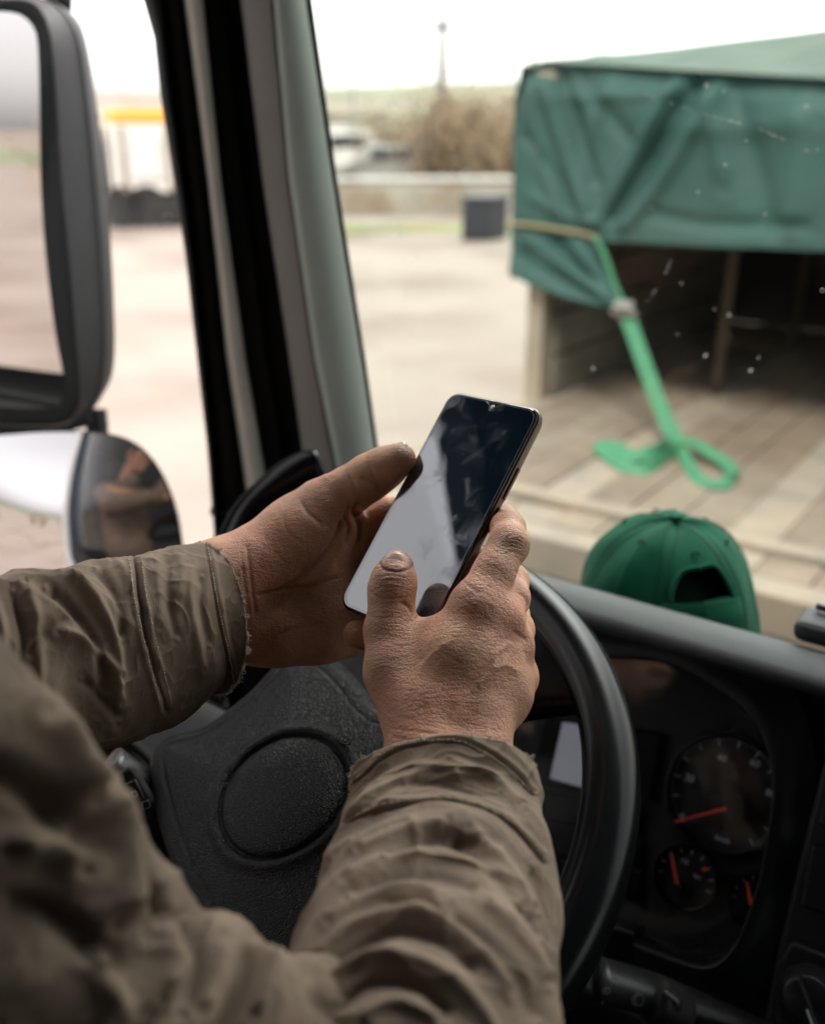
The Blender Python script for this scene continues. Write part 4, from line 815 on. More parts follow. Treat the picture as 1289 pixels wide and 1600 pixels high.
b.inputs['IOR'].default_value = 2.75; g = t.nodes.new('ShaderNodeNewGeometry'); n = t.nodes.new('ShaderNodeTexNoise'); n.inputs['Scale'].default_value = 60; n.inputs['Detail'].default_value = 6; n.inputs['Distortion'].default_value = .6
r = t.nodes.new('ShaderNodeMapRange'); r.inputs['From Min'].default_value = .42; r.inputs['From Max'].default_value = .8; r.inputs['To Min'].default_value = .02; r.inputs['To Max'].default_value = .24
t.links.new(g.outputs['Position'], n.inputs['Vector']); t.links.new(n.outputs[0], r.inputs['Value']); t.links.new(r.outputs[0], b.inputs['Roughness'])
SG_ = loft('screen_glass', [[pp(x, y, z) for x, y in rrect(hw-i, hh-i, .0088)] for i, z in ((.0012, .0003), (.0013, .0009), (.0018, .0013))], pg, PH, smooth=False)
# slim border line, notch and camera
def prt(r1, z): return [pp(x, y, z) for x, y in rrect(hw-r1, hh-r1, .0078)]
loft('screen_border', [prt(.0030, .00145), prt(.0028, .00145)], M['steel'], SG_, True, False)
join_raw('front_camera', [tube('', [pp(.001, hh-.0062, .0012), pp(.001, hh-.0062, .00155)], .0018, None, seg=16, raw=True)], M['steel'], SG_)
join_raw('notch', [tube('', [pp(x, y, .0014) for x, y in ((-.006, hh-.0031), (-.0025, hh-.005), (-.0012, hh-.0078), (.001, hh-.0088), (.0032, hh-.0078), (.0045, hh-.005), (.008, hh-.0031))], .00016, None, seg=6, raw=True)], M['steel'], PH)
box('side_button', pp(hw+.0002, .030, -.004), pr_, pu, pn, .0006, .011, .0012, M['phoneb'], PH, .0004); box('side_button', pp(hw+.0002, .008, -.004), pr_, pu, pn, .0006, .005, .0012, M['phoneb'], PH, .0004)
box('speaker_slot', pp(.006, hh-.0022, .0013), pr_, pu, pn, .006, .0004, .0002, M['rubber'], SG_)

# ================================================================== THE DRIVER
PE = empty('person', K(-.45, .0, -.75), 'driver in a worn taupe work jacket holding a smartphone over the steering wheel', 'person')
J = P
RES = .00085
# ---- right hand, seen from its back
RH_ = [J(560, 780, .53), J(850, 1230, .53)]
pts_r = np.array([J(520, 760, .50), J(900, 760, .50), J(520, 1330, .50), J(900, 1330, .50), J(520, 760, .68), J(880, 760, .68), J(520, 1300, .62), J(880, 1300, .62)])
f = Field(pts_r.min(0), pts_r.max(0), RES)
k = .009
f.chain([(J(700, 1330, .495), .028), (J(703, 1225, .525), .0265)], k)
f.chain([(J(666, 1260, .518), .0215), (J(664, 1175, .537), .0205), (J(668, 1110, .548), .0195)], k)
f.chain([(J(735, 1260, .520), .0215), (J(737, 1180, .542), .0205), (J(738, 1120, .552), .021)], k)
# metacarpals
f.chain([(J(672, 1110, .549), .0185), (J(705, 1025, .557), .0165), (J(742, 948, .566), .0145)], .011)
f.chain([(J(700, 1115, .550), .0185), (J(740, 1040, .559), .0165), (J(778, 968, .571), .0142)], .011)
f.chain([(J(725, 1120, .553), .019), (J(765, 1060, .564), .0165), (J(796, 1010, .580), .0140)], .011)
f.chain([(J(742, 1125, .557), .019), (J(780, 1085, .570), .0170), (J(803, 1058, .587), .0132)], .011)
f.chain([(J(700, 1080, .575), .018), (J(760, 1010, .592), .013)], .012)          # palm mass behind
# thumb
f.chain([(J(640, 1115, .553), .0165), (J(618, 1050, .566), .0160), (J(607, 985, .576), .0136)], .010)
f.chain([(J(607, 985, .576), .0136), (J(611, 952, .580), .0122), (J(612, 922, .583), .0134), (J(616, 902, .586), .0120), (J(621, 884, .591), .0092)], .005)
f.chain([(J(640, 1030, .573), .0125), (J(682, 1000, .574), .0125)], .014)          # first web
f.chain([(J(645, 1085, .560), .014), (J(690, 1060, .560), .014)], .012)
# index
f.chain([(J(742, 948, .566), .0145), (J(772, 893, .577), .0112), (J(795, 850, .588), .0118)], .006)
f.chain([(J(795, 850, .588), .0116), (J(794, 826, .605), .0102), (J(786, 815, .625), .0096), (J(760, 812, .648), .0085)], .004)
# middle
f.chain([(J(778, 968, .571), .0140), (J(797, 935, .590), .0108), (J(798, 908, .612), .0108)], .005)
f.chain([(J(798, 908, .612), .0106), (J(786, 890, .636), .0098), (J(745, 872, .650), .0085)], .004)
# ring
f.chain([(J(796, 1010, .580), .0138), (J(804, 985, .598), .0112), (J(799, 960, .622), .0108)], .005)
f.chain([(J(799, 960, .622), .0104), (J(770, 948, .645), .0095), (J(725, 942, .655), .0085)], .004)
# little finger crossing under the phone to the left
f.chain([(J(803, 1058, .587), .013), (J(775, 1062, .608), .0115), (J(700, 1035, .622), .0100)], .006)
f.chain([(J(700, 1035, .622), .0098), (J(630, 1010, .632), .0092), (J(585, 996, .632), .0090), (J(559, 991, .630), .0088)], .004)
V, Q = f.nets(); V = relax(V, Q, 2, .5); Nn = vnormals(V, Q)
if ((V-V.mean(0))*Nn).sum() < 0: Q = Q[:, ::-1]; Nn = -Nn
S = []
for k_ in range(4): S.append(([(776+k_*4, 858-k_*7+6), (796+k_*2, 852-k_*6+2), (818, 858-k_*5)], 1.9, -.38))                  # index knuckle folds
S += [([(592, 876), (599, 888), (620, 893), (640, 888), (648, 876)], 2.2, -.55), ([(783, 868), (800, 862), (816, 868)], 1.8, -.4), ([(790, 846), (806, 838), (820, 842)], 5, .5)]
for k_ in range(4): S.append(([(585, 903+k_*5.5), (610, 898+k_*5.5+(k_ % 2)*2), (636, 903+k_*5.5)], 1.7, -.28))                # thumb knuckle folds
S += [([(580, 925), (596, 935), (640, 933)], 2, -.35), ([(574, 960), (592, 966), (612, 962)], 2, -.3), ([(645, 962), (638, 948), (626, 940)], 3, -.9), ([(648, 958), (642, 970), (655, 962)], 2.6, -.8),
      ([(660, 1110), (690, 1040), (735, 960)], 11, .5), ([(705, 1110), (735, 1040), (772, 985)], 10, .6), ([(740, 1120), (768, 1070), (795, 1022)], 9, .5),     # tendons
      ([(690, 1080), (722, 1010), (745, 985)], 9, -.12), ([(722, 1100), (752, 1050), (780, 1002)], 8, -.12),
      ([(745, 1075), (768, 1046), (776, 1020), (800, 1002)], 5, .8), ([(700, 1125), (728, 1085), (745, 1075)], 5, .55), ([(768, 1046), (790, 1040), (812, 1050)], 4, .6), ([(640, 1080), (660, 1040), (700, 1000)], 5, .5),  # veins
      ([(727, 955), (748, 944), (764, 950)], 12, .7), ([(762, 985), (782, 972), (800, 980)], 11, .6), ([(790, 1022), (806, 1012), (820, 1020)], 9, .6),     # knuckles
      ([(808, 925), (820, 935), (824, 950)], 3, -.8), ([(800, 985), (815, 995), (826, 1000)], 3, -.8), ([(804, 890), (812, 900), (820, 915)], 2.6, -.6),
      ([(610, 1150), (660, 1160), (740, 1168), (790, 1176)], 2.5, -.5), ([(612, 1138), (670, 1146), (740, 1152), (800, 1160)], 2.2, -.35), ([(720, 905), (748, 925), (765, 915)], 3, -.3)]
rs = np.random.default_rng(3)
for i in range(60):      # fine crosswise skin lines over the back of the hand
    x = rs.uniform(590, 820); y = rs.uniform(960, 1150); L_ = rs.uniform(15, 38); a = rs.normal(.35, .25); S.append(([(x-L_*math.cos(a), y-L_*math.sin(a)), (x, y+rs.normal(0, 1.5)), (x+L_*math.cos(a), y+L_*math.sin(a))], rs.uniform(1.2, 1.8), -rs.uniform(.05, .13)))
for i in range(22):
    t_ = rs.uniform(0, 1); x = 735+60*t_+rs.normal(0, 10); y = 950-100*t_+rs.normal(0, 8); S.append(([(x-13, y-9), (x, y), (x+13, y+9)], 1.4, -.14))
h = strokes(V, Nn, S)+.00012*noise3(V, 260, 9)+.0003*noise3(V, 90, 11)
V = V+Nn*h[:, None]; RV, RQ = V, Q
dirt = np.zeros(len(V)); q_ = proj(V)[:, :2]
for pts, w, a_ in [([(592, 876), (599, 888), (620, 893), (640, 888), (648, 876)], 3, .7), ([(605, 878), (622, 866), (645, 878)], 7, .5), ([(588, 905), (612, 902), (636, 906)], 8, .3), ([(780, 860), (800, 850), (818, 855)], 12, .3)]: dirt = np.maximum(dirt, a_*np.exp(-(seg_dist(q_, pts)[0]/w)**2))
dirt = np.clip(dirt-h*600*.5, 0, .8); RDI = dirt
# ---- left hand, palm towards us
pts_l = np.array([J(x, y, d) for x in (290, 740) for y in (660, 1100) for d in (.60, .80)])
f = Field(pts_l.min(0), pts_l.max(0), .001)
f.chain([(J(290, 945, .640), .0325), (J(352, 936, .655), .0305)], .01)
f.chain([(J(340, 905, .650), .0265), (J(385, 895, .660), .0255), (J(430, 872, .668), .0265)], .012)
f.chain([(J(345, 966, .662), .0262), (J(395, 973, .675), .0250), (J(440, 970, .682), .026)], .012)
f.chain([(J(430, 874, .668), .0270), (J(470, 832, .670), .0240), (J(508, 795, .670), .0198)], .012)       # thenar
f.chain([(J(508, 793, .670), .0195), (J(545, 766, .668), .0152), (J(577, 746, .664), .0148), (J(602, 731, .661), .0132), (J(624, 717, .658), .0108)], .006)
f.chain([(J(430, 925, .690), .024), (J(490, 880, .694), .022), (J(542, 836, .698), .0185)], .016)
f.chain([(J(430, 950, .690), .024), (J(490, 925, .696), .022), (J(548, 895, .704), .0190)], .016)
f.chain([(J(435, 970, .686), .0245), (J(500, 962, .694), .021), (J(552, 950, .702), .0175)], .016)
f.chain([(J(440, 976, .682), .0245), (J(500, 982, .688), .0200), (J(545, 985, .696), .0165)], .014)
f.chain([(J(470, 900, .684), .022), (J(500, 940, .686), .022)], .016)
for a, b, c, d_ in (((550, 822), (602, 802), (655, 800), .0), ((556, 892), (620, 862), (670, 850), .004), ((556, 945), (620, 925), (665, 905), .006), ((552, 986), (600, 965), (640, 945), .004)):
    f.chain([(J(*a, .694+d_), .0155), (J(*b, .692), .0112), (J(*c, .672), .0102), (J(c[0]+40, c[1]-8, .664), .0085)], .006)
V, Q = f.nets(); V = relax(V, Q, 2, .5); Nn = vnormals(V, Q)
if ((V-V.mean(0))*Nn).sum() < 0: Q = Q[:, ::-1]; Nn = -Nn
S = [([(560, 782), (552, 800), (562, 822), (560, 850)], 4, -2.4), ([(546, 790), (538, 806), (545, 826), (540, 852)], 3, -1.3), ([(532, 812), (530, 832), (520, 850)], 3, -.8), ([(545, 785), (560, 795), (572, 812)], 3, 1.0),
     ([(536, 810), (510, 860), (470, 905), (425, 930)], 4, -1.2), ([(398, 930), (430, 925), (480, 918), (530, 900)], 4, -.9), ([(385, 850), (392, 900), (400, 960)], 3, -.7), ([(376, 860), (382, 910), (390, 965)], 2, -.4),
     ([(478, 748), (500, 742), (520, 748)], 8, 1.2), ([(560, 745), (580, 752), (596, 770)], 3, -.8), ([(572, 712), (580, 735), (592, 762)], 2.2, -.5), ([(540, 730), (552, 755), (560, 780)], 2.5, -.4), ([(470, 780), (480, 800), (505, 822)], 3, -.5),
     ([(440, 800), (450, 830), (475, 850)], 3, -.4), ([(420, 1000), (450, 985), (500, 975)], 4, -.6), ([(610, 770), (612, 785), (610, 800)], 2, -.4)]
rs = np.random.default_rng(5)
for i in range(40):
    x = rs.uniform(380, 540); y = rs.uniform(790, 1000); a = rs.normal(1.1, .5); L_ = rs.uniform(10, 26); S.append(([(x-L_*math.cos(a), y-L_*math.sin(a)), (x, y+rs.normal(0, 2)), (x+L_*math.cos(a), y+L_*math.sin(a))], 1.6, -rs.uniform(.1, .26)))
h = strokes(V, Nn, S)+.0003*noise3(V, 240, 19)*.5+.0004*noise3(V, 80, 21)
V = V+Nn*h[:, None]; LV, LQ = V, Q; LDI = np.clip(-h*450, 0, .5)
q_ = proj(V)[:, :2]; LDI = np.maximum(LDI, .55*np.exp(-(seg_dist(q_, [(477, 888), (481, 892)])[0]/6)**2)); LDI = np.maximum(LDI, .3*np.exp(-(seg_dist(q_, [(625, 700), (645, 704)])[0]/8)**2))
# ---- head, neck, arms: the rest of the same body, coarser
hc_ = K(-.50, .02, .07); f = Field(K(-.50, .02, .07)-.19, K(-.50, .02, .07)+.19, .0032)
f.D = None; lo = np.minimum(hc_-.16, K(-.45, -.02, -.22)-.14); hi = hc_+.17; f = Field(lo, hi, .0032)
fd = FB*.93+FA*.2-ZZ*.3; fd /= np.linalg.norm(fd); fr_ = np.cross(fd, ZZ); fr_ /= np.linalg.norm(fr_); fu = np.cross(fr_, fd)
f.ell(hc_+fu*.02, (fr_, fd, fu), (.074, .095, .092), .01); f.ell(hc_+fd*.022-fu*.05, (fr_, fd, fu), (.058, .068, .072), .02)
f.cone(hc_-fu*.05-fd*.02, hc_-fu*.18-fd*.05, .056, .064, .02)
f.chain([(hc_+fd*.088+fu*.002, .008), (hc_+fd*.112-fu*.030, .012)], .008); f.ell(hc_+fd*.084-fu*.062, (fr_, fd, fu), (.022, .012, .010), .01)
f.ell(hc_+fd*.078-fu*.098, (fr_, fd, fu), (.022, .016, .016), .02); f.ell(hc_+fd*.086+fu*.022, (fr_, fd, fu), (.05, .014, .010), .012)
for s in (-1, 1):
    f.ell(hc_+fr_*s*.030+fd*.090+fu*.004, (fr_, fd, fu), (.015, .012, .011), .006, 'sub'); f.ell(hc_+fr_*s*.030+fd*.078+fu*.003, (fr_, fd, fu), (.012, .012, .012), .003)
    f.ell(hc_+fr_*s*.078-fu*.012-fd*.01, (fr_, fd, fu), (.007, .018, .031), .005); f.ell(hc_+fr_*s*.046+fd*.066-fu*.03, (fr_, fd, fu), (.022, .018, .018), .02)
HV, HQ = f.nets(); HV = relax(HV, HQ, 1)
if ((HV-HV.mean(0))*vnormals(HV, HQ)).sum() < 0: HQ = HQ[:, ::-1]
parts = [(RV, RQ), (LV, LQ), (HV, HQ)]
def armV(p): v, ff = tube('', [a for a, _ in p], [r for _, r in p], None, seg=16, n=6, raw=True, caps=False); return v, np.array([q for q in ff if len(q) == 4])
sR = K(-.30, -.02, -.24); sL = K(-.70, -.02, -.24); eR = J(600, 1860, .345); eL = J(-330, 1150, .475)
parts += [armV([(J(700, 1300, .505), .028), (J(670, 1560, .42), .036), (J(540, 1872, .348), .03), (J(130, 1640, .352), .03), (J(-135, 1290, .332), .03), (J(-270, 1170, .318), .035), (sR, .045)]), armV([(J(310, 945, .645), .030), (J(100, 1030, .585), .036), (eL, .04), (sL, .05)])]
VV = []; QQ = []; o_ = 0
for v, q in parts: VV.append(v); QQ.append(q+o_); o_ += len(v)
body = mesh('body', np.vstack(VV), None, M['skin'], PE, quads=np.vstack(QQ))
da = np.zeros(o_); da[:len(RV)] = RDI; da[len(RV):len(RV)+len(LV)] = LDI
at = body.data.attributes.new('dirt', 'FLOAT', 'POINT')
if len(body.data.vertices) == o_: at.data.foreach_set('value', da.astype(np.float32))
# hair
f = Field(hc_-.14, hc_+.16, .004); f.ell(hc_+fu*.026-fd*.006, (fr_, fd, fu), (.079, .098, .095), .01); f.ell(hc_+fd*.075-fu*.03, (fr_, fd, fu), (.075, .06, .085), .01, 'sub'); f.ell(hc_-fu*.13, (fr_, fd, fu), (.10, .12, .075), .01, 'sub')
V, Q = f.nets(); V = V+vnormals(V, Q)*0; V = V+.0015*np.outer(noise3(V, 400, 2), fu); mesh('hair', V, None, M['hair'], PE, quads=Q)
# finger nails
def nail(c, along, up, w, l, bend=.9, name='nail'):
    along = along/np.linalg.norm(along); up = up-(up @ along)*along; up /= np.linalg.norm(up); s = np.cross(along, up); V = []
    for i in range(9):
        t = i/8; hw_ = w*(.82+.18*math.sin(math.pi*(t*.8+.1)))*math.sqrt(max(0, 1-max(0, (t-.78)/.30)**2))
        for j in range(9): x = (j/8-.5)*2; V.append(c+along*(t-.5)*l+s*x*hw_*math.cos(abs(x)*bend*.45)-up*(w*.55*bend*x*x)-up*(.0012*max(0, t-.7)))
    o = mesh(name, V, grid_faces(9, 9), M['nail'], PE); so = o.modifiers.new('s', 'SOLIDIFY'); so.thickness = .0006; so.offset = 0; return o
nail(J(619, 893, .5885)+(CU*.55-CW*.835)*.0117, CU*.835+CW*.55+CR*.1, CU*.55-CW*.835, .0096, .0135)
nail(J(627, 715, .658)+(CU*.9-CR*.32-CW*.25)*.0098, CR*.9+CU*.38+CW*.1, CU*.9-CR*.32-CW*.25, .0066, .0120)

# ---- jacket
def sleeve(name, st, m, folds, seed, nA=300, nT=300, open_end=True, namp=1., S2=()):
    """st: (x, y, depth, half width in px, depth ratio); swept tube with traced folds raised on it"""
    st = [np.array(s, float) for s in st]; path = np.array([P(*s[:3]) for s in st]); rad = np.array([s[3]*s[2]/F for s in st]); asp = np.array([s[4] for s in st])
    cp = catmull(np.column_stack([path, rad, asp]), 24); L_ = np.r_[0, np.cumsum(np.linalg.norm(np.diff(cp[:, :3], axis=0), axis=1))]
    u = np.linspace(0, L_[-1], nA); cp = np.stack([np.interp(u, L_, cp[:, i]) for i in range(5)], 1)
    path = cp[:, :3]; t = np.gradient(path, axis=0); t /= np.linalg.norm(t, axis=1)[:, None]
    s = np.cross(t, C0-path); s /= np.linalg.norm(s, axis=1)[:, None]; up = np.cross(s, t)
    for _ in range(6): s[1:-1] = (s[:-2]+s[1:-1]*2+s[2:])/4
    s -= (s*t).sum(1)[:, None]*t; s /= np.linalg.norm(s, axis=1)[:, None]; up = np.cross(s, t)
    th = np.linspace(0, 2*np.pi, nT, endpoint=False); R1 = cp[:, 3][:, None]*(1+0*th); 
    V = (path[:, None]+R1[..., None]*(np.cos(th)[None, :, None]*s[:, None]+(cp[:, 4][:, None]*np.sin(th)[None])[..., None]*up[:, None]))
    Nn = np.cos(th)[None, :, None]*s[:, None]*cp[:, 4][:, None, None]+np.sin(th)[None, :, None]*up[:, None]; Nn /= np.linalg.norm(Nn, axis=2)[..., None]
    Vf = V.reshape(-1, 3); Nf = Nn.reshape(-1, 3)
    # soft random compression folds all round, mostly crosswise
    uu = np.repeat(u, nT); tt_ = np.tile(th, nA); rs = np.random.default_rng(seed); h = np.zeros(len(Vf))
    for _ in range(26):
        fr = rs.uniform(70, 190); sk_ = rs.choice([-2, -1, 1, 2]); ph = rs.uniform(0, 6.28); w = np.exp(-((uu-rs.uniform(0, u[-1]))/(rs.uniform(.02, .05)))**2)*np.clip(np.cos(tt_-rs.uniform(0, 6.28))+.35, 0, 1)
        h += w*.0011*namp*(1-np.abs(np.sin(fr*uu*.5+sk_*tt_+ph+.6*np.sin(2*tt_+ph))))*2
    h -= h.mean()
    h += strokes(Vf, Nf, folds, -.1)
    h += .00045*noise3(Vf, 160, seed+50)*namp+.0010*noise3(Vf, 60, seed+60)*namp
    for hh_ in S2: h += hh_(uu, tt_)
    cr_ = 1-np.abs(noise3(Vf, 150, seed+70, 9)); h += .0007*namp*np.clip(cr_, 0, 1)**4*(noise3(Vf, 45, seed+71) > -.2)
    cr2 = 1-np.abs(noise3(Vf, 330, seed+72, 9)); h += .0003*namp*np.clip(cr2, 0, 1)**3
    Vf = Vf+Nf*h[:, None]
    rowsf = grid_faces(nA, nT, False, True); V3 = Vf.reshape(nA, nT, 3)
    if open_end:     # hem turned inwards with visible thickness
        e = V3[0]; tn = -t[0]; c = path[0]; r1 = e+tn*.0012-(e-c)*.02; r2 = e-(e-c)*.05-tn*.0008; r3 = e-(e-c)*.09-tn*.03
        V3 = np.concatenate([r3[None], r2[None], r1[None], V3]); rowsf = grid_faces(nA+3, nT, False, True)
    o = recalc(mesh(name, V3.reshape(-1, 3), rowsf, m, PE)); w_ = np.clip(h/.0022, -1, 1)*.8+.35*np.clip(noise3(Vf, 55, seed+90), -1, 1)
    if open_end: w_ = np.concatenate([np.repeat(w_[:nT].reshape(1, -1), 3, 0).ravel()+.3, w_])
    at = o.data.attributes.new('fold_tone', 'FLOAT', 'POINT'); at.data.foreach_set('value', np.clip(w_, -1, 1).astype(np.float32))
    return o, V3[3 if open_end else 0], t[0], Vf, Nf
# right forearm
RF = [([(545, 1292), (572, 1276), (612, 1264), (660, 1258), (706, 1259), (745, 1268), (785, 1286), (820, 1312), (856, 1350)], 2.0, -1.90), ([(545, 1284), (572, 1268), (612, 1256), (660, 1250), (706, 1251), (745, 1260), (785, 1278), (820, 1303), (854, 1338)], 4.5, 1.10),
      ([(548, 1228), (602, 1180), (650, 1164), (720, 1163), (788, 1202), (832, 1246)], 1.6, -1.10), ([(548, 1218), (602, 1171), (650, 1155), (720, 1154), (788, 1193), (832, 1238)], 4, 0.90),
      ([(560, 1262), (600, 1215), (660, 1200), (720, 1210)], 7, 2.20), ([(575, 1275), (620, 1235), (690, 1225), (760, 1250)], 6, -2.00), ([(700, 1190), (760, 1215), (810, 1262)], 7, 2.00), ([(690, 1240), (740, 1245), (790, 1268)], 5, 1.30),
      ([(560, 1330), (640, 1300), (700, 1290)], 8, 2.20), ([(600, 1345), (680, 1312), (760, 1320)], 8, -2.40), ([(540, 1380), (620, 1340), (700, 1335), (770, 1360), (820, 1420)], 11, 2.45), ([(545, 1402), (620, 1370), (690, 1368), (750, 1395)], 9, -2.30),
      ([(700, 1310), (750, 1345), (800, 1400), (850, 1470)], 10, -3.00), ([(730, 1300), (790, 1350), (840, 1420)], 9, 2.60), ([(510, 1440), (570, 1395), (640, 1390), (690, 1410)], 10, 2.60),
      ([(490, 1500), (540, 1448), (600, 1432), (670, 1440), (740, 1480), (800, 1550)], 12, 3.31), ([(500, 1528), (560, 1478), (620, 1462), (690, 1478), (750, 1520)], 10, -3.02), ([(700, 1430), (760, 1465), (810, 1530), (840, 1600)], 10, -2.45),
      ([(750, 1400), (810, 1460), (850, 1540)], 10, 3.00), ([(480, 1570), (540, 1510), (610, 1500), (680, 1520), (740, 1570), (780, 1640)], 13, 3.46), ([(520, 1580), (580, 1540), (650, 1545), (710, 1590)], 10, -3.02), ([(560, 1600), (620, 1570), (690, 1600)], 11, 2.52),
      ([(835, 1350), (862, 1440), (866, 1540)], 9, -2.20), ([(640, 1275), (655, 1330), (640, 1380)], 8, 1.20), ([(515, 1350), (530, 1330), (560, 1310)], 6, 1.60), ([(600, 1410), (650, 1415), (700, 1440)], 6, -1.80)]
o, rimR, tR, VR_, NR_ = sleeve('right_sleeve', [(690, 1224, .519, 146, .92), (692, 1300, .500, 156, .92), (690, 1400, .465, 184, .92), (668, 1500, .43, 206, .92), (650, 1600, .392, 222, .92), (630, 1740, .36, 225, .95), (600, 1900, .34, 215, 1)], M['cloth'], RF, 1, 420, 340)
LF = [([(210, 873), (218, 930), (230, 990), (245, 1050), (262, 1115)], 2.0, -2.0), ([(200, 874), (208, 930), (220, 990), (235, 1050), (252, 1118)], 4.5, 1.1), ([(219, 873), (227, 930), (239, 990), (254, 1050)], 4, 1.1),
      ([(322, 853), (330, 900), (340, 960), (355, 1020), (366, 1080)], 1.6, -1.0), ([(330, 853), (338, 900), (348, 960), (362, 1020), (375, 1082)], 4, 1.1),
      ([(100, 905), (135, 930), (165, 965), (185, 1010), (190, 1060)], 9, 4.5), ([(70, 925), (110, 950), (140, 985), (160, 1030), (165, 1090)], 9, -4.5), ([(150, 890), (175, 920), (190, 960), (192, 1000)], 8, -3.2), ([(20, 930), (35, 980), (35, 1040), (28, 1090)], 7, -3.2), ([(40, 920), (56, 970), (60, 1040), (50, 1100)], 9, 3.2),
      ([(90, 990), (130, 1000), (175, 1040), (190, 1100)], 8, 3.2), ([(175, 880), (195, 895), (205, 930)], 7, 2.0), ([(110, 960), (70, 990), (40, 1030)], 9, -2.8), ([(280, 862), (285, 900), (278, 940)], 8, 2.2), ([(262, 868), (262, 905), (268, 950), (280, 1000)], 7, -2.1), ([(300, 880), (296, 930), (306, 990), (318, 1050)], 7, 2.1), ([(240, 885), (250, 930), (252, 980)], 8, 1.8), ([(315, 900), (315, 950), (328, 1010)], 6, -1.9),
      ([(-20, 925), (0, 970), (5, 1030)], 10, 3.8), ([(130, 1060), (160, 1090), (190, 1130)], 8, -2.5)]
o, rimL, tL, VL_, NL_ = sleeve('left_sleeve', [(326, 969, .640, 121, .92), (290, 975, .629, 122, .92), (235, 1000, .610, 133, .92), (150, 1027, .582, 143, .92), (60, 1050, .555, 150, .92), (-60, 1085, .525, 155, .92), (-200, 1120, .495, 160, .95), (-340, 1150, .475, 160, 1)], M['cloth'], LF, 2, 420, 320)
UF = [([(215, 1330), (228, 1372), (250, 1402), (262, 1432)], 12, -11.4), ([(150, 1230), (190, 1300), (200, 1380), (180, 1450)], 26, 9.5), ([(60, 1120), (110, 1180), (140, 1260)], 22, 8.5), ([(-20, 1200), (60, 1230), (110, 1300)], 22, -9.5), ([(0, 1330), (80, 1320), (140, 1360)], 24, 9.5), ([(0, 1420), (90, 1430), (160, 1500)], 24, -9.5),
      ([(390, 1470), (385, 1520), (365, 1570), (335, 1625)], 10, -5.5), ([(425, 1495), (410, 1540), (390, 1600)], 13, 4), ([(350, 1460), (345, 1520), (310, 1590)], 16, 3.5), ([(260, 1420), (270, 1490), (250, 1560)], 18, 4.5), ([(300, 1430), (310, 1500), (290, 1580)], 13, -4), ([(480, 1545), (520, 1575), (600, 1600)], 14, -4), ([(130, 1480), (170, 1540), (180, 1600)], 20, 5)]
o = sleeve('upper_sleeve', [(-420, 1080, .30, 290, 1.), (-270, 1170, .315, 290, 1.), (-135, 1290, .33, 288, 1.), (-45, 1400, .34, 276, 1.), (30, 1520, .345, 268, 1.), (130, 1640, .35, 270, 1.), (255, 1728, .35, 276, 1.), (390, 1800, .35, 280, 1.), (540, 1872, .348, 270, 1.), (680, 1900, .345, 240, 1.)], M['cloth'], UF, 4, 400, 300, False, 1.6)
# torso, left upper arm, collar
f = Field(K(-.45, -.2, -.5)-.42, K(-.45, -.2, -.5)+.46, .006)
f.ell(K(-.49, -.14, -.44), (FA, FB, ZZ), (.20, .13, .30), .04); f.ell(K(-.49, -.12, -.66), (FA, FB, ZZ), (.19, .15, .20), .05)
f.chain([(K(-.68, -.10, -.22), .075), (K(-.50, -.10, -.17), .075), (K(-.32, -.08, -.22), .075)], .05); f.chain([(K(-.68, -.08, -.24), .075), (K(-.70, .06, -.32), .065), (J(-340, 1150, .475), .055)], .03)
f.chain([(K(-.31, -.08, -.24), .075), (J(-420, 1080, .30), .062)], .03)
f.cone(K(-.50, -.06, -.12), K(-.50, -.05, -.10), .075, .07, .02); f.cone(K(-.50, -.05, -.13), K(-.50, -.04, -.03), .058, .06, .004, 'sub')
V, Q = f.nets(); Nn = vnormals(V, Q)
if ((V-V.mean(0))*Nn).sum() < 0: Q = Q[:, ::-1]; Nn = -Nn
V = V+Nn*(.004*noise3(V, 40, 7)+.0015*noise3(V, 110, 8))[:, None]; mesh('jacket', V, None, M['cloth'], PE, quads=Q)
f = Field(K(-.5, .1, -1)-.55, K(-.5, .1, -1)+.5, .009)
for s in (-.1, .1): f.chain([(K(-.48+s*.8, -.1, -.80), .095), (K(-.48+s*1.4, .33, -.83), .075), (K(-.48+s*1.5, .48, -1.18), .055)], .03)
V, Q = f.nets(); mesh('trousers', V, None, M['trouser'], PE, quads=Q)
# frayed hems and seam stitching
def frays(name, rim, tdir, n, sel, L_=.003, seed=1):
    rs = np.random.default_rng(seed); it = []; m_ = len(rim); c = rim.mean(0)
    for _ in range(n):
        i = rs.integers(0, m_); 
        if not sel(proj(rim[i:i+1])[0]): continue
        p = rim[i]; o_ = (p-c)/np.linalg.norm(p-c); d = -tdir*rs.uniform(-.2, 1)+rs.normal(0, .5, 3)+o_*.4; d /= np.linalg.norm(d); l = L_*rs.uniform(.3, 1.2); q = p+d*l*.5+rs.normal(0, .0005, 3)
        it.append(tube('', [p-d*.0005+o_*.0004, q, q+(d+rs.normal(0, .6, 3))*l*.5], .00017, None, seg=3, n=2, raw=True, caps=False))
    o = join_raw(name, it, M['thread'], PE); o['kind'] = 'stuff'
def clump(i, m_, sd): return math.sin(i/m_*37+sd)+math.sin(i/m_*91+2*sd) > .7
frays('frayed_hem', rimL, tL, 1500, lambda q: q[1] > 850 and (math.sin(q[1]*.09)+math.sin(q[1]*.23) > -.5 or q[1] > 1050), .0024, 1); frays('frayed_hem', rimR, tR, 500, lambda q: math.sin(q[0]*.07)+math.sin(q[0]*.19+1) > .9 or q[0] < 560, .0022, 2)
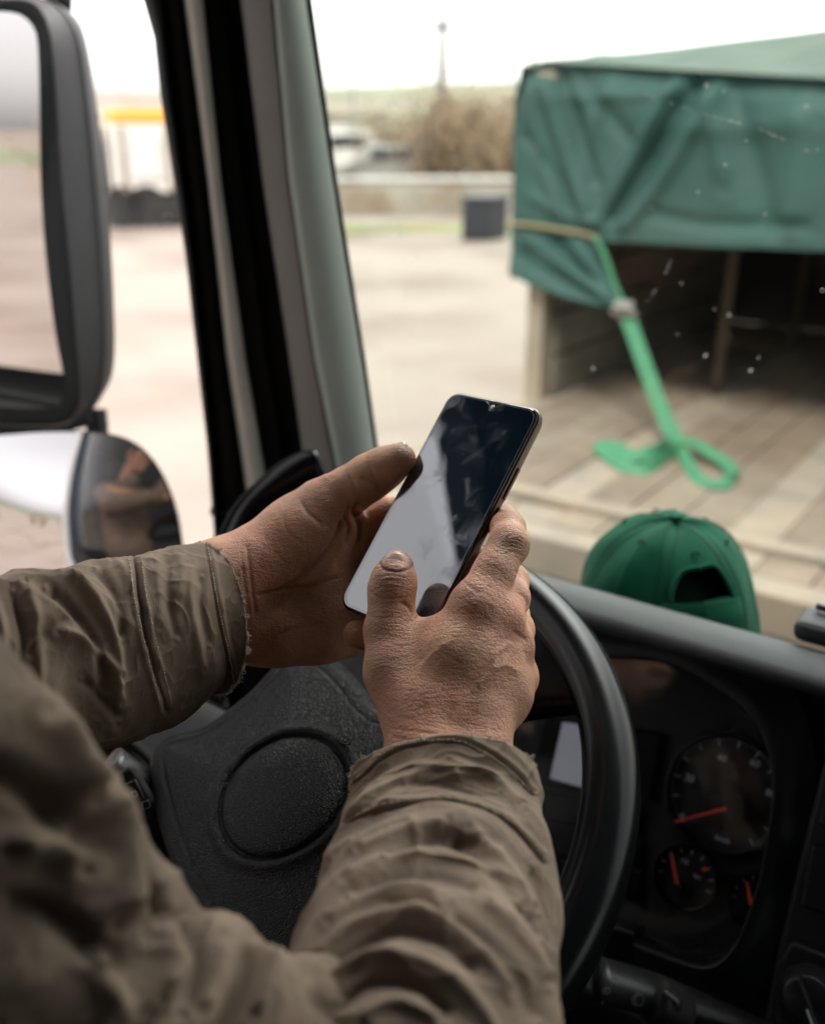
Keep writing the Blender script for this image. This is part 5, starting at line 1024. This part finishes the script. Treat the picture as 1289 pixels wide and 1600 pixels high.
def stitches(name, V, Nn, line, step=4.6, off=.0009):
    q = proj(V)[:, :2]; v = C0-V; fr = (v*Nn).sum(1) > 0; Vv = V[fr]; qq = q[fr]; N2 = Nn[fr]; cp = catmull(line, 10); L_ = np.r_[0, np.cumsum(np.hypot(*np.diff(cp, axis=0).T))]; it = []
    for s0 in np.arange(0, L_[-1]-step, step):
        pts = []
        for s_ in (s0, s0+step*.62):
            x = np.interp(s_, L_, cp[:, 0]); y = np.interp(s_, L_, cp[:, 1]); i = np.argmin((qq[:, 0]-x)**2+(qq[:, 1]-y)**2); pts.append(Vv[i]+N2[i]*off)
        if np.linalg.norm(pts[1]-pts[0]) > 1e-5: it.append(tube('', [pts[0]-(pts[1]-pts[0])*.02, (pts[0]+pts[1])/2+N2[i]*.0002, pts[1]], (.00042), None, seg=4, n=1, raw=True))
    o = join_raw(name, it, M['thread'], PE); o['kind'] = 'stuff'
M['thread2'] = mat('seam_thread', (.10, .08, .055), .95)
for ln in ([(547, 1284), (574, 1268), (612, 1256), (660, 1250), (706, 1251), (745, 1260), (785, 1278), (820, 1303), (850, 1334)], [(552, 1224), (602, 1177), (650, 1161), (720, 1160), (788, 1199), (828, 1240)]): stitches('seam_stitching', VR_, NR_, ln)
for ln in ([(202, 876), (209, 930), (221, 990), (236, 1050), (250, 1105)], [(221, 874), (228, 930), (240, 990), (255, 1050), (268, 1100)], [(325, 858), (333, 905), (343, 960), (357, 1020), (366, 1070)]): stitches('seam_stitching', VL_, NL_, ln)
def seat_():
    t = empty('driver_seat', K(-.48, -.2, -1.26), 'dark cloth driver seat under and behind the driver', 'seat')
    cbox('seat_base', -.74, -.22, -.30, .26, -1.10, -.92, M['seat'], t, .05); cbox('backrest', -.74, -.22, -.44, -.33, -.92, -.08, M['seat'], t, .05); cbox('headrest', -.62, -.36, -.43, -.33, -.04, .18, M['seat'], t, .04); cbox('pedestal', -.66, -.30, -.26, .2, -1.26, -1.10, M['dark'], t)
seat_()
for o in list(bpy.data.objects):
    if o.type == 'MESH' and o.data.users == 0: pass
